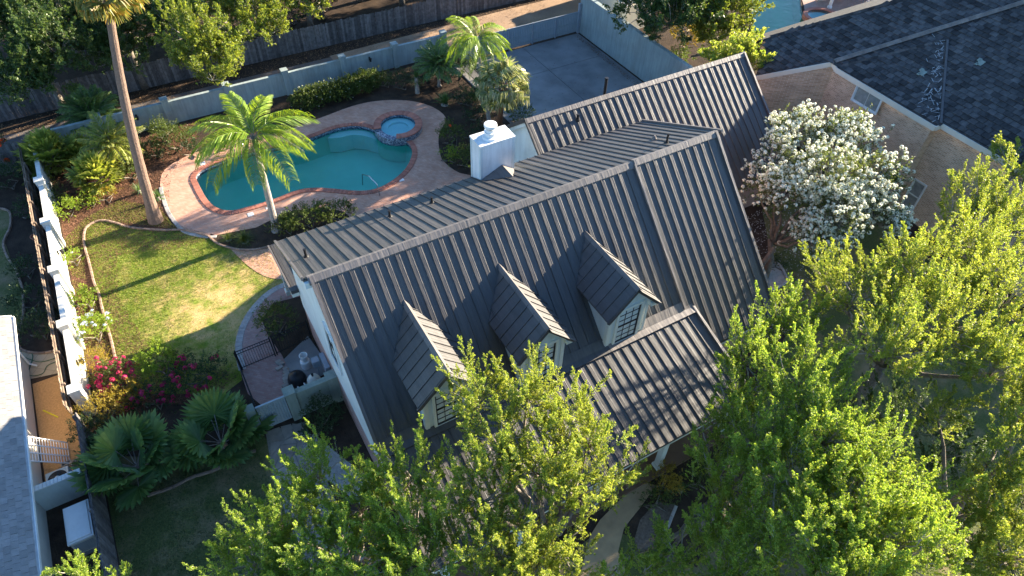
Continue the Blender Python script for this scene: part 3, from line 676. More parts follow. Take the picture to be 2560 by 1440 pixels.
# front slope, left part
XS = 17.25; YB = 13.4
fr = slab('front_roof', [(X0, RY, RZ), (XS, RY, RZ), (XS, YB, zf(YB)), (X0, YB, zf(YB))], .14, m_roof)
nf = 32; L1 = math.hypot(RY - YB, RZ - zf(YB)); panels(fr, (X0 + .05 + nf * PW, RY, RZ), (-1, 0, 0), (0, -1, -A), L1, nf + 0)
RU = .07; YE = 11.9
f2 = slab('front_roof', [(XS, RY, RZ + RU), (X1, RY, RZ + RU), (X1, YE, zf(YE) + RU), (XS, YE, zf(YE) + RU)], .2, m_roof)
L2 = math.hypot(RY - YE, RZ - zf(YE)); panels(f2, (X1 - .12, RY, RZ + RU), (-1, 0, 0), (0, -1, -A), L2, 10)
PY, PZ, PX1 = 8.95, 2.75, 17.7
pr_ = slab('porch_roof', [(X0, YB + .1, zf(YB)), (PX1, YB + .1, zf(YB)), (PX1, PY, PZ), (X0, PY, PZ)], .14, m_roof)
sp_ = (PZ - zf(YB)) / (PY - YB - .1); Lp = math.hypot(YB + .1 - PY, zf(YB) - PZ); panels(pr_, (PX1 - .06, YB + .1, zf(YB)), (-1, 0, 0), (0, -1, -sp_), Lp, 33)
YK = 23.92; XB0, XB1 = 2.3, 22.4
br_ = slab('back_roof', [(XB0, RY, RZ), (XB1, RY, RZ), (XB1, YK, zb(YK)), (XB0, YK, zb(YK))], .16, m_roof)
Lb = math.hypot(YK - RY, RZ - zb(YK)); panels(br_, (XB0 + .06, RY, RZ), (1, 0, 0), (0, 1, -AB), Lb, 44)
# ridge caps, rake trims, break flashing
mb = MB()
def cap_piece(mb, x0, x1, y, z, wf, wb, a, b, lift=.075):
    mb.add([(x0, y - wf, z - a * wf + lift), (x1, y - wf, z - a * wf + lift), (x1, y, z + lift + .01), (x0, y, z + lift + .01), (x0, y + wb, z - b * wb + lift), (x1, y + wb, z - b * wb + lift),
            (x0, y - wf, z - a * wf - .02), (x1, y - wf, z - a * wf - .02), (x0, y + wb, z - b * wb - .02), (x1, y + wb, z - b * wb - .02)],
           [(0, 1, 2, 3), (3, 2, 5, 4), (6, 7, 1, 0), (4, 5, 9, 8), (6, 0, 3, 4, 8), (1, 7, 9, 5, 2)])
def caps(xs, y, z, wf, wb, a, b, parent):
    for i in range(len(xs) - 1):
        mb = MB(); cap_piece(mb, xs[i] + .004, xs[i + 1] - .004, y, z + .004 * (i % 2), wf, wb, a, b); mb.build('ridge_cap', m_cap, parent)
caps([X0 - .1, 5.6, 8.65, 11.7, 14.75, XS], RY, RZ, .19, .19, A, AB, house)
caps([XS, 20.3, X1 + .12], RY, RZ + RU, .19, .19, A, AB, house)
def trim(name, a, b, w, h, m=m_cap, parent=house):
    mb = MB(); mb.bar(a, b, w, h); return mb.build(name, m, parent)
trim('rake_trim', (X0 + .02, RY, RZ + .03), (X0 + .02, YB, zf(YB) + .03), .12, .12)
trim('rake_trim', (XS, RY - .1, zf(RY - .1) + .08), (XS, YB, zf(YB) + .08), .09, .14)
trim('rake_trim', (X1 + .02, RY, RZ + RU + .03), (X1 + .02, YE, zf(YE) + RU + .03), .13, .16)
trim('rake_trim', (PX1 + .02, YB, zf(YB) + .03), (PX1 + .02, PY, PZ + .03), .12, .14)
trim('rake_trim', (X0 + .02, YB, zf(YB) + .02), (X0 + .02, PY, PZ + .02), .12, .14)
trim('rake_trim', (XB1 + .03, RY, RZ + .03), (XB1 + .03, YK, zb(YK) + .03), .1, .16)
trim('rake_trim', (XB0 - .01, RY + .05, zb(RY) + .02), (XB0 - .01, YK, zb(YK) + .02), .1, .14)
for a, b in ((X0, 8.0), (8.0, 13.0), (13.0, PX1)):
    mb = MB(); mb.extr([(a + .005, YB + .25, zf(YB + .25) + .075), (b - .005, YB + .25, zf(YB + .25) + .075), (b - .005, YB - .05, zf(YB) + .05), (a + .005, YB - .05, zf(YB) + .05)], (0, 0, -.03))
    mb.extr([(a + .005, YB - .05, zf(YB) + .05), (b - .005, YB - .05, zf(YB) + .05), (b - .005, YB - .33, zf(YB) - .33 * sp_ + .09), (a + .005, YB - .33, zf(YB) - .33 * sp_ + .09)], (0, 0, -.03)); mb.build('flashing', m_cap if a > 12 else m_roof, house)
# walls
def wall_yz(name, x0, x1, pts, m, parent=house):
    mb = MB(); mb.extr([(x0, y, z) for y, z in pts], (x1 - x0, 0, 0)); return mb.build(name, m, parent)
wall_yz('gable_wall', 2.6, 2.85, [(23.6, 2.3), (23.6, zb(23.6) - .17), (RY, RZ - .17), (YB, zf(YB) - .16), (12.2, 3.62), (12.2, 2.3)], m_siding)
wall_yz('brick_wall', 2.63, 2.9, [(23.6, 0), (23.6, 2.298), (12.2, 2.298), (12.2, 0)], m_redbrick)
wall_yz('gable_wall', 21.6, 21.85, [(23.6, 0), (23.6, zb(23.6) - .17), (RY, RZ - .2), (12.4, zf(12.4) - .2), (12.4, 0)], m_redbrick)
mb = MB(); mb.box(2.9, 17.2, 12.2, 12.4, 0, 3.55); mb.build('front_wall', m_redbrickx, house)
mb = MB(); mb.box(17.2, 21.6, 12.4, 12.6, 0, 2.85); mb.build('front_wall', m_redbrickx, house)
mb = MB(); mb.box(2.9, 21.6, 23.4, 23.598, 0, 6.35); mb.build('back_wall', m_siding, house)
trim('rake_board', (2.57, RY, RZ - .14), (2.57, YB, zf(YB) - .14), .05, .24, m_siding)
trim('rake_board', (2.57, YB, zf(YB) - .13), (2.57, PY, PZ - .13), .06, .22, m_white)
trim('rake_board', (2.33, RY + .1, zb(RY + .1) - .1), (2.33, YK, zb(YK) - .1), .05, .2, m_cream)
mb = MB(); mb.box(2.3, 2.6, RY - .12, RY + .12, RZ - .38, RZ - .1); mb.build('rake_return', m_siding, house)
mb = MB(); mb.box(2.6, PX1, PY + .02, PY + .1, PZ - .33, PZ - .145); mb.build('fascia', m_trim, house)
mb = MB(); mb.box(17.3, 21.95, YE + .02, YE + .1, zf(YE) - .34, zf(YE) - .14); mb.build('fascia', m_trim, house)
mb = MB(); mb.box(2.6, 17.5, PY + .1, 12.2, 2.40, 2.46); mb.build('porch_ceiling', m_trim, house)
# upper gable window, front windows
def window(name, c, ax, w, h, cols, rows, parent, frame=m_white, fw=.09, blind=0, sash=m_frame, mid=True, glass=None):
    """c centre; ax 'x' (wall faces -Y) or 'y' (wall faces -X)"""
    e = Vector((1, 0, 0)) if ax == 'x' else Vector((0, 1, 0)); o = Vector((0, -1, 0)) if ax == 'x' else Vector((-1, 0, 0)); c = Vector(c); z = Vector((0, 0, 1))
    mb = MB(); q = mb.obox
    for s in (-1, 1):
        q(c + e * s * (w / 2 + fw / 2) + o * .03, e * fw / 2, o * .05, z * (h / 2 + fw))
        q(c + z * s * (h / 2 + fw / 2) + o * .032, e * w / 2, o * .05, z * fw / 2)
    f = mb.build(name, frame, parent)
    mb = MB(); t = .028
    for s in (-1, 1):
        mb.obox(c + e * s * (w / 2 - t) + o * .012, e * t, o * .02, z * h / 2); mb.obox(c + z * s * (h / 2 - t) + o * .013, e * (w / 2 - 2 * t), o * .02, z * t)
    if mid: mb.obox(c + o * .016, e * (w / 2 - 2 * t), o * .024, z * t)
    for i in range(1, cols): mb.obox(c + e * (w * (i / cols - .5)) + o * .010, e * .008, o * .014, z * (h / 2 - 2 * t))
    for j in range(1, rows):
        if abs(j / rows - .5) > .01: mb.obox(c + z * (h * (j / rows - .5)) + o * .011, e * (w / 2 - 2 * t), o * .014, z * .008)
    mb.build('sash', sash, f)
    mb = MB(); mb.obox(c - z * h / 4 * blind - o * .012, e * (w / 2), o * .004, z * (h / 2 - h / 4 * blind)); mb.build('glass', glass or m_glass, f)
    if blind:
        mb = MB(); hh = h / 2 * blind; n = 8
        for k in range(n): mb.obox(c + z * (h / 2 - hh * (k + .5) / n) - o * .015, e * w / 2, o * .008, z * hh / n * .42)
        mb.obox(c + z * (h / 2 - hh / 2) - o * .03, e * w / 2, o * .003, z * hh / 2)
        mb.build('blind', m_blind, f)
    return f
window('window', (2.6, 17.75, 5.55), 'y', 1.05, 1.9, 2, 2, house, m_white, .1)
window('window', (6, 12.2, 1.6), 'x', 1.6, 1.7, 4, 4, house); window('window', (14.2, 12.2, 1.6), 'x', 1.6, 1.7, 4, 4, house)
mb = MB(); mb.box(9.5, 10.6, 12.1, 12.198, .15, 2.3); mb.build('front_door', m_wood_b, house)
mb = MB(); mb.box(18.05, 18.95, 12.28, 12.398, .35, 2.35); mb.box(17.72, 18.03, 12.33, 12.397, .35, 2.5); mb.build('shutter', m_cream, house)
# porch floor and columns
mb = MB(); mb.box(2.7, 17.6, 8.85, 12.2, .0, .14); mb.build('porch_floor', M('stained_porch_floor', (.24, .15, .09), (.15, .09, .055), 1.1, .6, .3), house)
for x in (3.1, 6.4, 9.85, 13.34, 17.0):
    mb = MB(); y = 9.25; mb.box(x - .13, x + .13, y - .13, y + .13, .32, 2.3); mb.box(x - .19, x + .19, y - .19, y + .19, .14, .30); mb.box(x - .165, x + .165, y - .165, y + .165, .30, .34)
    mb.box(x - .18, x + .18, y - .18, y + .18, 2.28, 2.42); mb.build('porch_column', m_trim, house)
# rear porch shed
ps = slab('rear_porch_roof', [(2.3, 23.62, 3.72), (11.8, 23.62, 3.72), (11.8, 27.6, 3.05), (2.3, 27.6, 3.05)], .12, m_roof)
panels(ps, (2.36, 23.62, 3.72), (1, 0, 0), (0, 1, -.67 / 3.98), math.hypot(3.98, .67), 20)
trim('rake_trim', (2.27, 23.6, 3.72), (2.27, 27.6, 3.05), .08, .15, m_cap)
mb = MB(); mb.box(2.24, 2.58, 23.3, 23.62, 3.36, 3.56); mb.box(2.24, 2.58, 23.3, 23.6, 3.57, 3.78, 1); mb.build('rake_return', [m_trim, m_roof], house)
for x in (2.5, 7, 11.5):
    mb = MB(); mb.box(x - .12, x + .12, 26.9, 27.14, .3, 3.0); mb.box(x - .18, x + .18, 26.84, 27.2, .02, .3); mb.build('porch_column', m_trim, house)
# chimney
mb = MB(); cx0, cx1, cy0, cy1, cz = 12.02, 13.8, 22.98, 23.93, 8.70
k = 0; z = 4.6
while z < cz - .05:
    z1 = min(z + .16, cz - .04); mb.add([(cx0, cy0, z1), (cx1, cy0, z1), (cx1, cy1, z1), (cx0, cy1, z1)] + [(cx0 - .014, cy0 - .014, z), (cx1 + .014, cy0 - .014, z), (cx1 + .014, cy1 + .014, z), (cx0 - .014, cy1 + .014, z)],
        [(4, 5, 1, 0), (5, 6, 2, 1), (6, 7, 3, 2), (7, 4, 0, 3), (7, 6, 5, 4)]); z = z1
ch = mb.build('chimney', m_white, house)
mb = MB()
for x in (cx0, cx1):
    for y in (cy0, cy1):
        sx_, sy_ = (1 if x == cx0 else -1), (1 if y == cy0 else -1)
        mb.box(min(x - .028 * sx_, x + .1 * sx_), max(x - .028 * sx_, x + .1 * sx_), y - .028 if sy_ > 0 else y - .1, y + .1 if sy_ > 0 else y + .028, 4.6, cz - .05)
mb.build('corner_board', m_siding, ch)
mb = MB(); mb.box(cx0 - .05, cx1 + .05, cy0 - .05, cy1 + .05, cz - .045, cz + .05); mb.build('chimney_cap', m_white, ch)
fx, fy = 12.78, 23.42
mb = MB(); mb.lathe([(.40, .0), (.38, .10), (.26, .12), (.26, .27), (.30, .28), (.30, .33), (.22, .34), (.22, .46)], (fx, fy, cz + .05), 24); mb.build('flue', m_white2, ch, False)
mb = MB(); mb.lathe([(.20, .46), (.20, .56)], (fx, fy, cz + .05), 20, 1); mb.lathe([(.30, .56), (.31, .64), (.30, .70), (.05, .74)], (fx, fy, cz + .05), 24); mb.build('flue_cap', [m_white2, m_chrome], ch, False)
mb = MB(); yA = cy0 - .016; zr = zb(yA) + .03; hA = .5; B_ = (13.15, yA - hA / AB, zr + hA + .01); mb.add([(13.15, yA, zr + hA), (12.05, yA - .25, zb(yA - .25) + .03), (13.86, yA, zr), B_, (12.02, yA, zr)], [(0, 4, 1, 3), (0, 3, 2), (4, 0, 2)]); mb.build('saddle', m_cap, house)
# dormers
def dormer(cx):
    yr, zr, sl, hw, yf, yw = 17.15, 7.51, 1.05, 1.28, 13.15, 13.4
    mb = MB(); zt = zr - sl * 1.0 - .08
    mb.extr([(cx - 1, yw, 4.0), (cx + 1, yw, 4.0), (cx + 1, yw, zt), (cx, yw, zr - .1), (cx - 1, yw, zt)], (0, .06, 0))
    for s in (-1, 1): mb.extr([(cx + s * 1.0, yw + .06, 4.0), (cx + s * 1.0, yw + .06, zt), (cx + s * 1.0, 16.0, zt), (cx + s * 1.0, 16.0, zf(16.0) - .1)], (-s * .05, 0, 0))
    d = mb.build('dormer', m_siding, house)
    for s in (-1, 1):
        mb = MB(); mb.extr([(cx, yf, zr), (cx, yr, zr), (cx + s * hw, yr, zr - sl * hw), (cx + s * hw, yf, zr - sl * hw)], (0, 0, -.08)); mb.build('dormer_roof', m_roof, d)
        L = hw * math.hypot(1, sl)
        u = (0, 1, 0) if s < 0 else (0, -1, 0); p0 = (cx, yf + .03, zr) if s < 0 else (cx, yf + .03 + 9 * PW - .02, zr)
        # u x s must face outwards
        if s < 0: panels(d, (cx, yf + .03, zr), (0, 1, 0), (-1, 0, -sl), L, 9)
        else: panels(d, (cx, yf + .03 + 9 * PW - .25, zr), (0, -1, 0), (1, 0, -sl), L, 9)
        mb = MB(); mb.bar((cx + s * .02, yf, zr - .10), (cx + s * hw, yf, zr - .10 - sl * hw), .06, .17); mb.build('rake_trim', m_roof, d)
        mb = MB(); mb.bar((cx + s * .05, yw - .05, zr - .24), (cx + s * 1.16, yw - .05, zr - .24 - sl * 1.13), .1, .16); mb.build('rake_board', m_trim, d)
        mb = MB(); mb.obox((cx + s * 1.1, yw - .09, zr - sl * 1.2 - .24), (.14, 0, 0), (0, .12, 0), (0, 0, .1)); mb.build('cornice_return', m_trim, d)
        mb = MB(); mb.box(cx + s * .92 - .085, cx + s * .92 + .085, yw - .03, yw - .001, 4.05, zt); mb.box(cx + s * 1.0 - .03, cx + s * 1.0 + .03, yw, yw + .16, 4.05, zt); mb.build('corner_board', m_trim, d)
    mb = MB(); y0 = yf - .02
    mb.add([(cx - .13, y0, zr - .07), (cx, y0, zr + .085), (cx + .13, y0, zr - .07), (cx - .13, yr, zr - .07), (cx, yr, zr + .085), (cx + .13, yr, zr - .07)], [(0, 1, 4, 3), (1, 2, 5, 4), (0, 2, 1)]); mb.build('ridge_cap', m_cap, d)
    window('window', (cx, yw - .005, 5.2), 'x', 1.1, 2.0, 3, 6, d, m_trim, .12, .95)
    mb = MB(); mb.box(cx - .8, cx + .8, yw - .12, yw - .001, 4.04, 4.09); mb.build('sill', m_trim, d)
for cx in (5.5, 9.65, 13.85): dormer(cx)
# back wing
WY, WZ, WS, WX0, WX1 = 26.0, 7.11, .8, 16.25, 31.5
zw = lambda y: WZ - WS * abs(y - WY)
wf = slab('wing_roof', [(WX0, WY, WZ), (WX1, WY, WZ), (WX1, 20.2, zw(20.2)), (WX0, 20.2, zw(20.2))], .14, m_roof)
panels(wf, (WX1 - .06, WY, WZ), (-1, 0, 0), (0, -1, -WS), 5.8 * math.hypot(1, WS), 33)
wb = slab('wing_roof', [(WX0, WY, WZ), (WX1, WY, WZ), (WX1, 31.8, zw(31.8)), (WX0, 31.8, zw(31.8))], .14, m_roof)
panels(wb, (WX0 + .06, WY, WZ), (1, 0, 0), (0, 1, -WS), 5.8 * math.hypot(1, WS), 33)
caps([WX0 - .05, 19.6, 23.0, 26.9, 29.6, WX1 + .1], WY, WZ, .2, .2, WS, WS, house)
trim('rake_trim', (WX0 - .01, WY, WZ + .02), (WX0 - .01, 22.0, zw(22.0) + .02), .1, .16, m_roof); trim('rake_trim', (WX0 - .01, WY, WZ + .02), (WX0 - .01, 31.8, zw(31.8) + .02), .1, .16, m_roof)
trim('rake_trim', (WX1 + .03, WY, WZ + .03), (WX1 + .03, 20.2, zw(20.2) + .03), .12, .18); trim('rake_trim', (WX1 + .03, WY, WZ + .03), (WX1 + .03, 31.8, zw(31.8) + .03), .12, .18)
wall_yz('gable_wall', 16.5, 16.7, [(20.4, 0), (20.4, zw(20.4) - .16), (WY, WZ - .16), (31.6, zw(31.6) - .16), (31.6, 0)], m_siding)
wall_yz('gable_wall', 31.1, 31.3, [(20.5, 0), (20.5, zw(20.5) - .16), (WY, WZ - .16), (31.5, zw(31.5) - .16), (31.5, 0)], m_redbrick)
for ye in (22.0, 31.8): trim('rake_board', (16.4, WY, WZ - .24), (16.4, ye, zw(ye) - .24), .16, .22, m_siding)
mb = MB(); mb.box(22.4, 31.1, 20.6, 20.8, 0, 2.6); mb.build('front_wall', m_redbrickx, house)
mb = MB(); mb.box(16.7, 31.1, 31.3, 31.5, 0, 2.4); mb.build('back_wall', m_siding, house)
mb = MB(); q = (19.2, 24.0); zq = zw(24.0) + .05; mb.add([(18.85, 23.3, zw(23.3) + .04), (20.1, 23.3, zw(23.3) + .04), (19.35, 24.25, zw(24.25) + .05), (19.4, 23.3, zw(23.3) + .5)], [(0, 1, 3), (1, 2, 3), (2, 0, 3)]); mb.build('cricket', m_cap, house)
# vents through the roofs
def vent(x, y, z, h=.32, r=.05, cone=True):
    mb = MB(); mb.lathe(([(.13, -.03), (.12, .03), (r + .02, .1)] if cone else []) + [(r, .1), (r, h), (r + .015, h), (r + .015, h + .03)], (x, y, z), 12); mb.build('roof_vent', m_black, house)
def onback(px, py):
    d = ray(px, py); t = (RZ + AB * RY - CH) / (d[2] + AB * d[1]); return d[0] * t, d[1] * t
for px, py, h in ((975, 543, .35), (1080, 508, .32), (766, 643, .4), (1666, 358, .5)):
    x, y = onback(px, py); vent(x, y, zb(y), h)
x, y = onback(1635, 350); mb = MB(); mb.lathe([(.17, -.03), (.1, .12), (.04, .25)], (x, y, zb(y)), 12); mb.build('roof_vent', m_cap, house)
vent(19.15, 25.35, zw(25.35), .35, .07); 
mb = MB(); mb.lathe([(.085, 5.6), (.085, 7.2), (.11, 7.2), (.11, 7.27)], (22.35, 27.3, 0), 12); mb.build('roof_vent', m_black, house)

# ---------------------------------------------------------------- walls and fences
def cwall(label, name, axis, c, a, b, h, pill, m, th=.2, ph=.27, ps=.44, lamp=(), gap=()):
    t = thing(name, label, 'wall', (c, a, 0) if axis == 'y' else (a, c, 0))
    cuts = sorted([a] + [p for p in pill if a < p < b] + [b])
    for i in range(len(cuts) - 1):
        p, q = cuts[i] + (ps / 2 - .02 if cuts[i] in pill else 0), cuts[i + 1] - (ps / 2 - .02 if cuts[i + 1] in pill else 0)
        mb = MB()
        if axis == 'x': mb.box(p, q, c - th / 2, c + th / 2, 0, h); mb.box(p, q, c - th / 2 - .02, c + th / 2 + .02, h, h + .05)
        else: mb.box(c - th / 2, c + th / 2, p, q, 0, h); mb.box(c - th / 2 - .02, c + th / 2 + .02, p, q, h, h + .05)
        mb.build('wall_panel', m, t)
    for p in pill:
        mb = MB(); x, y = (p, c) if axis == 'x' else (c, p); s = ps / 2
        mb.box(x - s, x + s, y - s, y + s, 0, h + ph); mb.box(x - s - .03, x + s + .03, y - s - .03, y + s + .03, h + ph, h + ph + .06); mb.build('pillar', m, t)
    return t
cwall('pale blue-grey garden wall with square pillars behind the pool', 'garden_wall', 'x', 46.4, -7.4, 21.1, 1.6, [-3.8, .35, 4.45, 8.55, 12.85, 17.0, 21.1], m_stucco)
cwall('sunlit cream garden wall with square pillars along the left edge of the lawn', 'garden_wall', 'y', -7.6, 23.9, 46.4, 1.62, [24.1, 28.35, 32.5, 36.7, 40.8, 44.9], m_stucco_w)
cwall('tall blank blue-grey wall along the right side of the driveway', 'driveway_wall', 'y', 32.95, 29.0, 44.7, 3.2, [], m_stucco, .3)
def lamp(p, o, label):
    t = thing('wall_lantern', label, 'wall lamp', p); p = Vector(p); o = Vector(o)
    mb = MB(); mb.obox(p + o * .015, Vector((.06, .06, 0)) - Vector((abs(o.x), abs(o.y), 0)) * .05, o * .012, (0, 0, .13)); mb.build('back_plate', m_black, t)
    mb = MB(); mb.tube([p + o * .02 + Vector((0, 0, .05)), p + o * .14 + Vector((0, 0, .16)), p + o * .2 + Vector((0, 0, .10))], .014, 6); mb.build('arm', m_black, t)
    c = p + o * .2; mb = MB(); mb.lathe([(.05, -.18), (.075, -.16), (.1, .06), (.12, .065), (.03, .13)], c, 6); mb.build('lantern', m_black, t)
    mb = MB(); mb.lathe([(.062, -.15), (.088, .05)], c, 6); mb.build('glass', m_grey, t)
lamp((-7.48, 34.55, 1.25), (1, 0, 0), 'black lantern on the cream wall beside the lawn, behind the yellow-green shrub'); lamp((-7.48, 26.2, 1.25), (1, 0, 0), 'black lantern on the cream wall above the golden shrub')
lamp((14.9, 46.28, 1.25), (0, -1, 0), 'black lantern on the blue-grey wall above the long hedge'); lamp((-1.6, 46.28, 1.2), (0, -1, 0), 'black lantern on the blue-grey wall behind the leaning palm trunk')
def board_mesh(w, h, th, m, dog=True):
    mb = MB(); c = w * .22 if dog else 0; poly = [(-w / 2, 0), (w / 2, 0), (w / 2, h - c), (w / 2 - c, h), (-w / 2 + c, h), (-w / 2, h - c)] if dog else [(-w / 2, 0), (w / 2, 0), (w / 2, h), (-w / 2, h)]
    mb.extr([(x, 0, z) for x, z in poly], (0, th, 0)); return mb.mesh('board', m)
def fence(label, a, b, h, pitch, m, back=1, gaps=0, posts=2.4, name='wood_fence', rails=(.35, 1.0, 1.6)):
    a, b = Vector((*a, 0)), Vector((*b, 0)); d = b - a; L = d.length; d.normalize(); nrm = Vector((-d.y, d.x, 0)) * back; t = thing(name, label, 'fence', a); ang = math.atan2(d.y, d.x)
    mes = [board_mesh(pitch * k, h, .02, m) for k in (.93, .96, .90)]; n = int(L / pitch)
    for i in range(n):
        if random.random() < gaps: continue
        p = a + d * (pitch * (i + .5)) + nrm * random.uniform(-.006, .006)
        inst('board', mes[i % 3], TRS(p, ang + random.uniform(-.03, .03), (1, 1, random.uniform(.965, 1.02))) @ Matrix.Rotation(random.uniform(-.012, .012), 4, 'Y'), t)
    for z in rails:
        mb = MB(); mb.bar(a + nrm * .06 + Vector((0, 0, z)), b + nrm * .06 + Vector((0, 0, z)), .05, .09); mb.build('rail', m, t)
    k = 0
    while k * posts < L:
        mb = MB(); p = a + d * min(k * posts + .1, L - .05) + nrm * .13; mb.obox(p + Vector((0, 0, (h - .1) / 2)), d * .05, nrm * .05, (0, 0, (h - .1) / 2)); mb.build('post', m, t); k += 1
    return t
fence('long weathered grey board fence between alley and trees', (-14, 51.9), (40, 51.9), 1.9, .182, m_wood, 1)
fence('sun-bleached board fence seen from above beside the cream wall', (-8.42, 45.4), (-8.12, 23.4), 1.8, .16, m_wood_b, 1, 0, 2.05, 'wood_fence', (.4, 1.1, 1.62))
fence('dark board fence beside the generator at the lower left', (-7.72, 22.9), (-7.6, 8.0), 1.75, .15, m_wood, -1)
fence('grey upright board fence at the far left behind orange flowers', (-20, 45.2), (-8.5, 45.5), 1.85, .17, m_wood, 1)
# sheet metal driveway gate
t = thing('driveway_gate', 'blue-grey corrugated metal gate across the far end of the driveway', 'gate', (27, 44.55, 0))
xs = [21.6, 23.8, 26.0, 28.2, 30.4, 32.6]
for i in range(5):
    mb = MB(); a, b = xs[i] + .05, xs[i + 1] - .05; n = 26; pts = []
    for k in range(n + 1): pts.append((a + (b - a) * k / n, 44.55 + (.018 if k % 2 else -.018)))
    mb.add([(x, y, .12) for x, y in pts] + [(x, y, 1.78) for x, y in pts], [(k, k + 1, n + 2 + k, n + 1 + k) for k in range(n)]); mb.build('metal_panel', m_gate, t)
for x in xs: mb = MB(); mb.box(x - .035, x + .035, 44.48, 44.62, .04, 1.84); mb.build('post', m_grey, t)
for z in (.42, .95): mb = MB(); mb.box(21.6, 32.6, 44.50, 44.528, z - .03, z + .03); mb.build('rail', m_gate, t)
mb = MB(); mb.box(21.6, 32.6, 44.52, 44.58, 1.79, 1.83); mb.build('rail', m_grey, t)
mb = MB(); mb.box(32.55, 32.78, 44.4, 44.62, .03, 2.5); mb.build('gate_post', m_grey, t)
def iron(label, pts, h, name='iron_fence', cat='fence', pitch=.115, group=None):
    t = thing(name, label, cat, (*pts[0], 0), group); pm = MB(); pm.box(-.008, .008, -.008, .008, .06, h - .02); pme = pm.mesh('picket', m_black)
    for i in range(len(pts) - 1):
        a, b = Vector((*pts[i], 0)), Vector((*pts[i + 1], 0)); L = (b - a).length; d = (b - a) / L
        for k in range(1, int(L / pitch)): inst('picket', pme, Matrix.Translation(a + d * pitch * k), t)
        for z in (.16, h - .22, h - .03): mb = MB(); mb.bar(a + Vector((0, 0, z)), b + Vector((0, 0, z)), .03, .03); mb.build('rail', m_black, t)
    for p in pts: mb = MB(); mb.box(p[0] - .03, p[0] + .03, p[1] - .03, p[1] + .03, 0, h + .06); mb.lathe([(.04, h + .06), (.0, h + .11)], (*p, 0), 4); mb.build('post', m_black, t)
    return t
iron('black iron gate standing across the side walkway', [(-1.0, 23.2), (.62, 23.25)], 1.4, 'iron_gate', 'gate')
iron('black iron fence between the pool equipment and the dark shrub by the house', [(.72, 23.28), (2.5, 23.45)], 1.4)
iron('black iron fence running from the gate towards the fan palm', [(-1.05, 23.1), (-1.0, 19.5)], 1.4)
iron('short black iron fence beside the driveway behind the tall palms', [(21.3, 44.3), (21.35, 39.8)], 1.2)
# garden gate wall
t = thing('gate_wall', 'grey-green stub wall with pillar between garden gate and house', 'wall', (1.6, 19.35, 0))
mb = MB(); mb.box(.74, 2.2, 19.28, 19.5, 0, 1.72); mb.box(.72, 2.2, 19.25, 19.53, 1.72, 1.78); mb.build('wall_panel', m_stucco_g, t)
for x, hh in ((.5, 1.95), (2.4, 1.85)): mb = MB(); mb.box(x - .22, x + .22, 19.18, 19.62, 0, hh); mb.box(x - .25, x + .25, 19.15, 19.65, hh, hh + .06); mb.build('pillar', m_stucco_g, t)
mb = MB(); mb.box(-1.45, -1.05, 19.2, 19.6, 0, 1.9); mb.build('pillar', m_stucco_g, t)
t = thing('garden_gate', 'grey-green corrugated garden gate over the flagstone path', 'gate', (-.4, 19.4, 0))
mb = MB(); n = 22; pts = [(-1.0 + 1.25 * k / n, 19.4 + (.015 if k % 2 else -.015)) for k in range(n + 1)]
mb.add([(x, y, .14) for x, y in pts] + [(x, y, 1.72) for x, y in pts], [(k, k + 1, n + 2 + k, n + 1 + k) for k in range(n)]); mb.build('metal_panel', m_gate, t)
mb = MB(); mb.box(-1.02, .26, 19.36, 19.44, 1.72, 1.77); mb.box(-1.02, .26, 19.36, 19.44, .08, .14); mb.build('frame', m_gate, t)
# pool equipment beside the house
t = thing('filter_tank', 'beige pool filter tank behind the stub wall', 'pool filter', (1.75, 20.45, 0)); mb = MB()
mb.lathe([(.28, .02), (.30, .06), (.30, .62), (.31, .64), (.31, .70), (.29, .72), (.24, .86), (.12, .95), (.05, .97)], (1.75, 20.45, 0), 24); mb.build('tank', m_plastic, t, True)
mb = MB(); mb.lathe([(.04, .96), (.04, 1.06), (.06, 1.07), (.06, 1.12)], (1.75, 20.45, 0), 10); mb.build('pressure_gauge', m_black, t)
mb = MB(); mb.obox((1.62, 20.2, .5), (.08, 0, 0), (0, .02, 0), (0, 0, .05)); mb.build('label_plate', m_white2, t)
t = thing('filter_tank', 'black domed pool filter tank left of the beige tank', 'pool filter', (1.1, 21.15, 0)); mb = MB()
mb.lathe([(.34, .02), (.40, .1), (.42, .3), (.42, .36), (.38, .55), (.25, .68), (.12, .72), (.12, .8), (.02, .82)], (1.1, 21.15, 0), 24); mb.build('tank', m_dkplastic, t, True)
mb = MB(); mb.lathe([(.44, .28), (.44, .34)], (1.1, 21.15, 0), 24); mb.build('clamp_ring', m_black, t)
t = thing('bucket', 'white plastic bucket standing among the pool equipment', 'bucket', (1.75, 21.9, 0)); mb = MB()
mb.lathe([(.15, 0), (.18, .36), (.20, .36), (.20, .40), (.17, .40), (.14, .04), (.01, .04)], (1.75, 21.9, .5), 20); mb.build('pail', m_white2, t)
t = thing('pump_stand', 'white plastic stand carrying the bucket by the house wall', 'stand', (1.75, 21.9, 0)); mb = MB(); mb.lathe([(.24, 0), (.24, .45), (.2, .5)], (1.75, 21.9, 0), 16); mb.build('drum', m_white2, t)
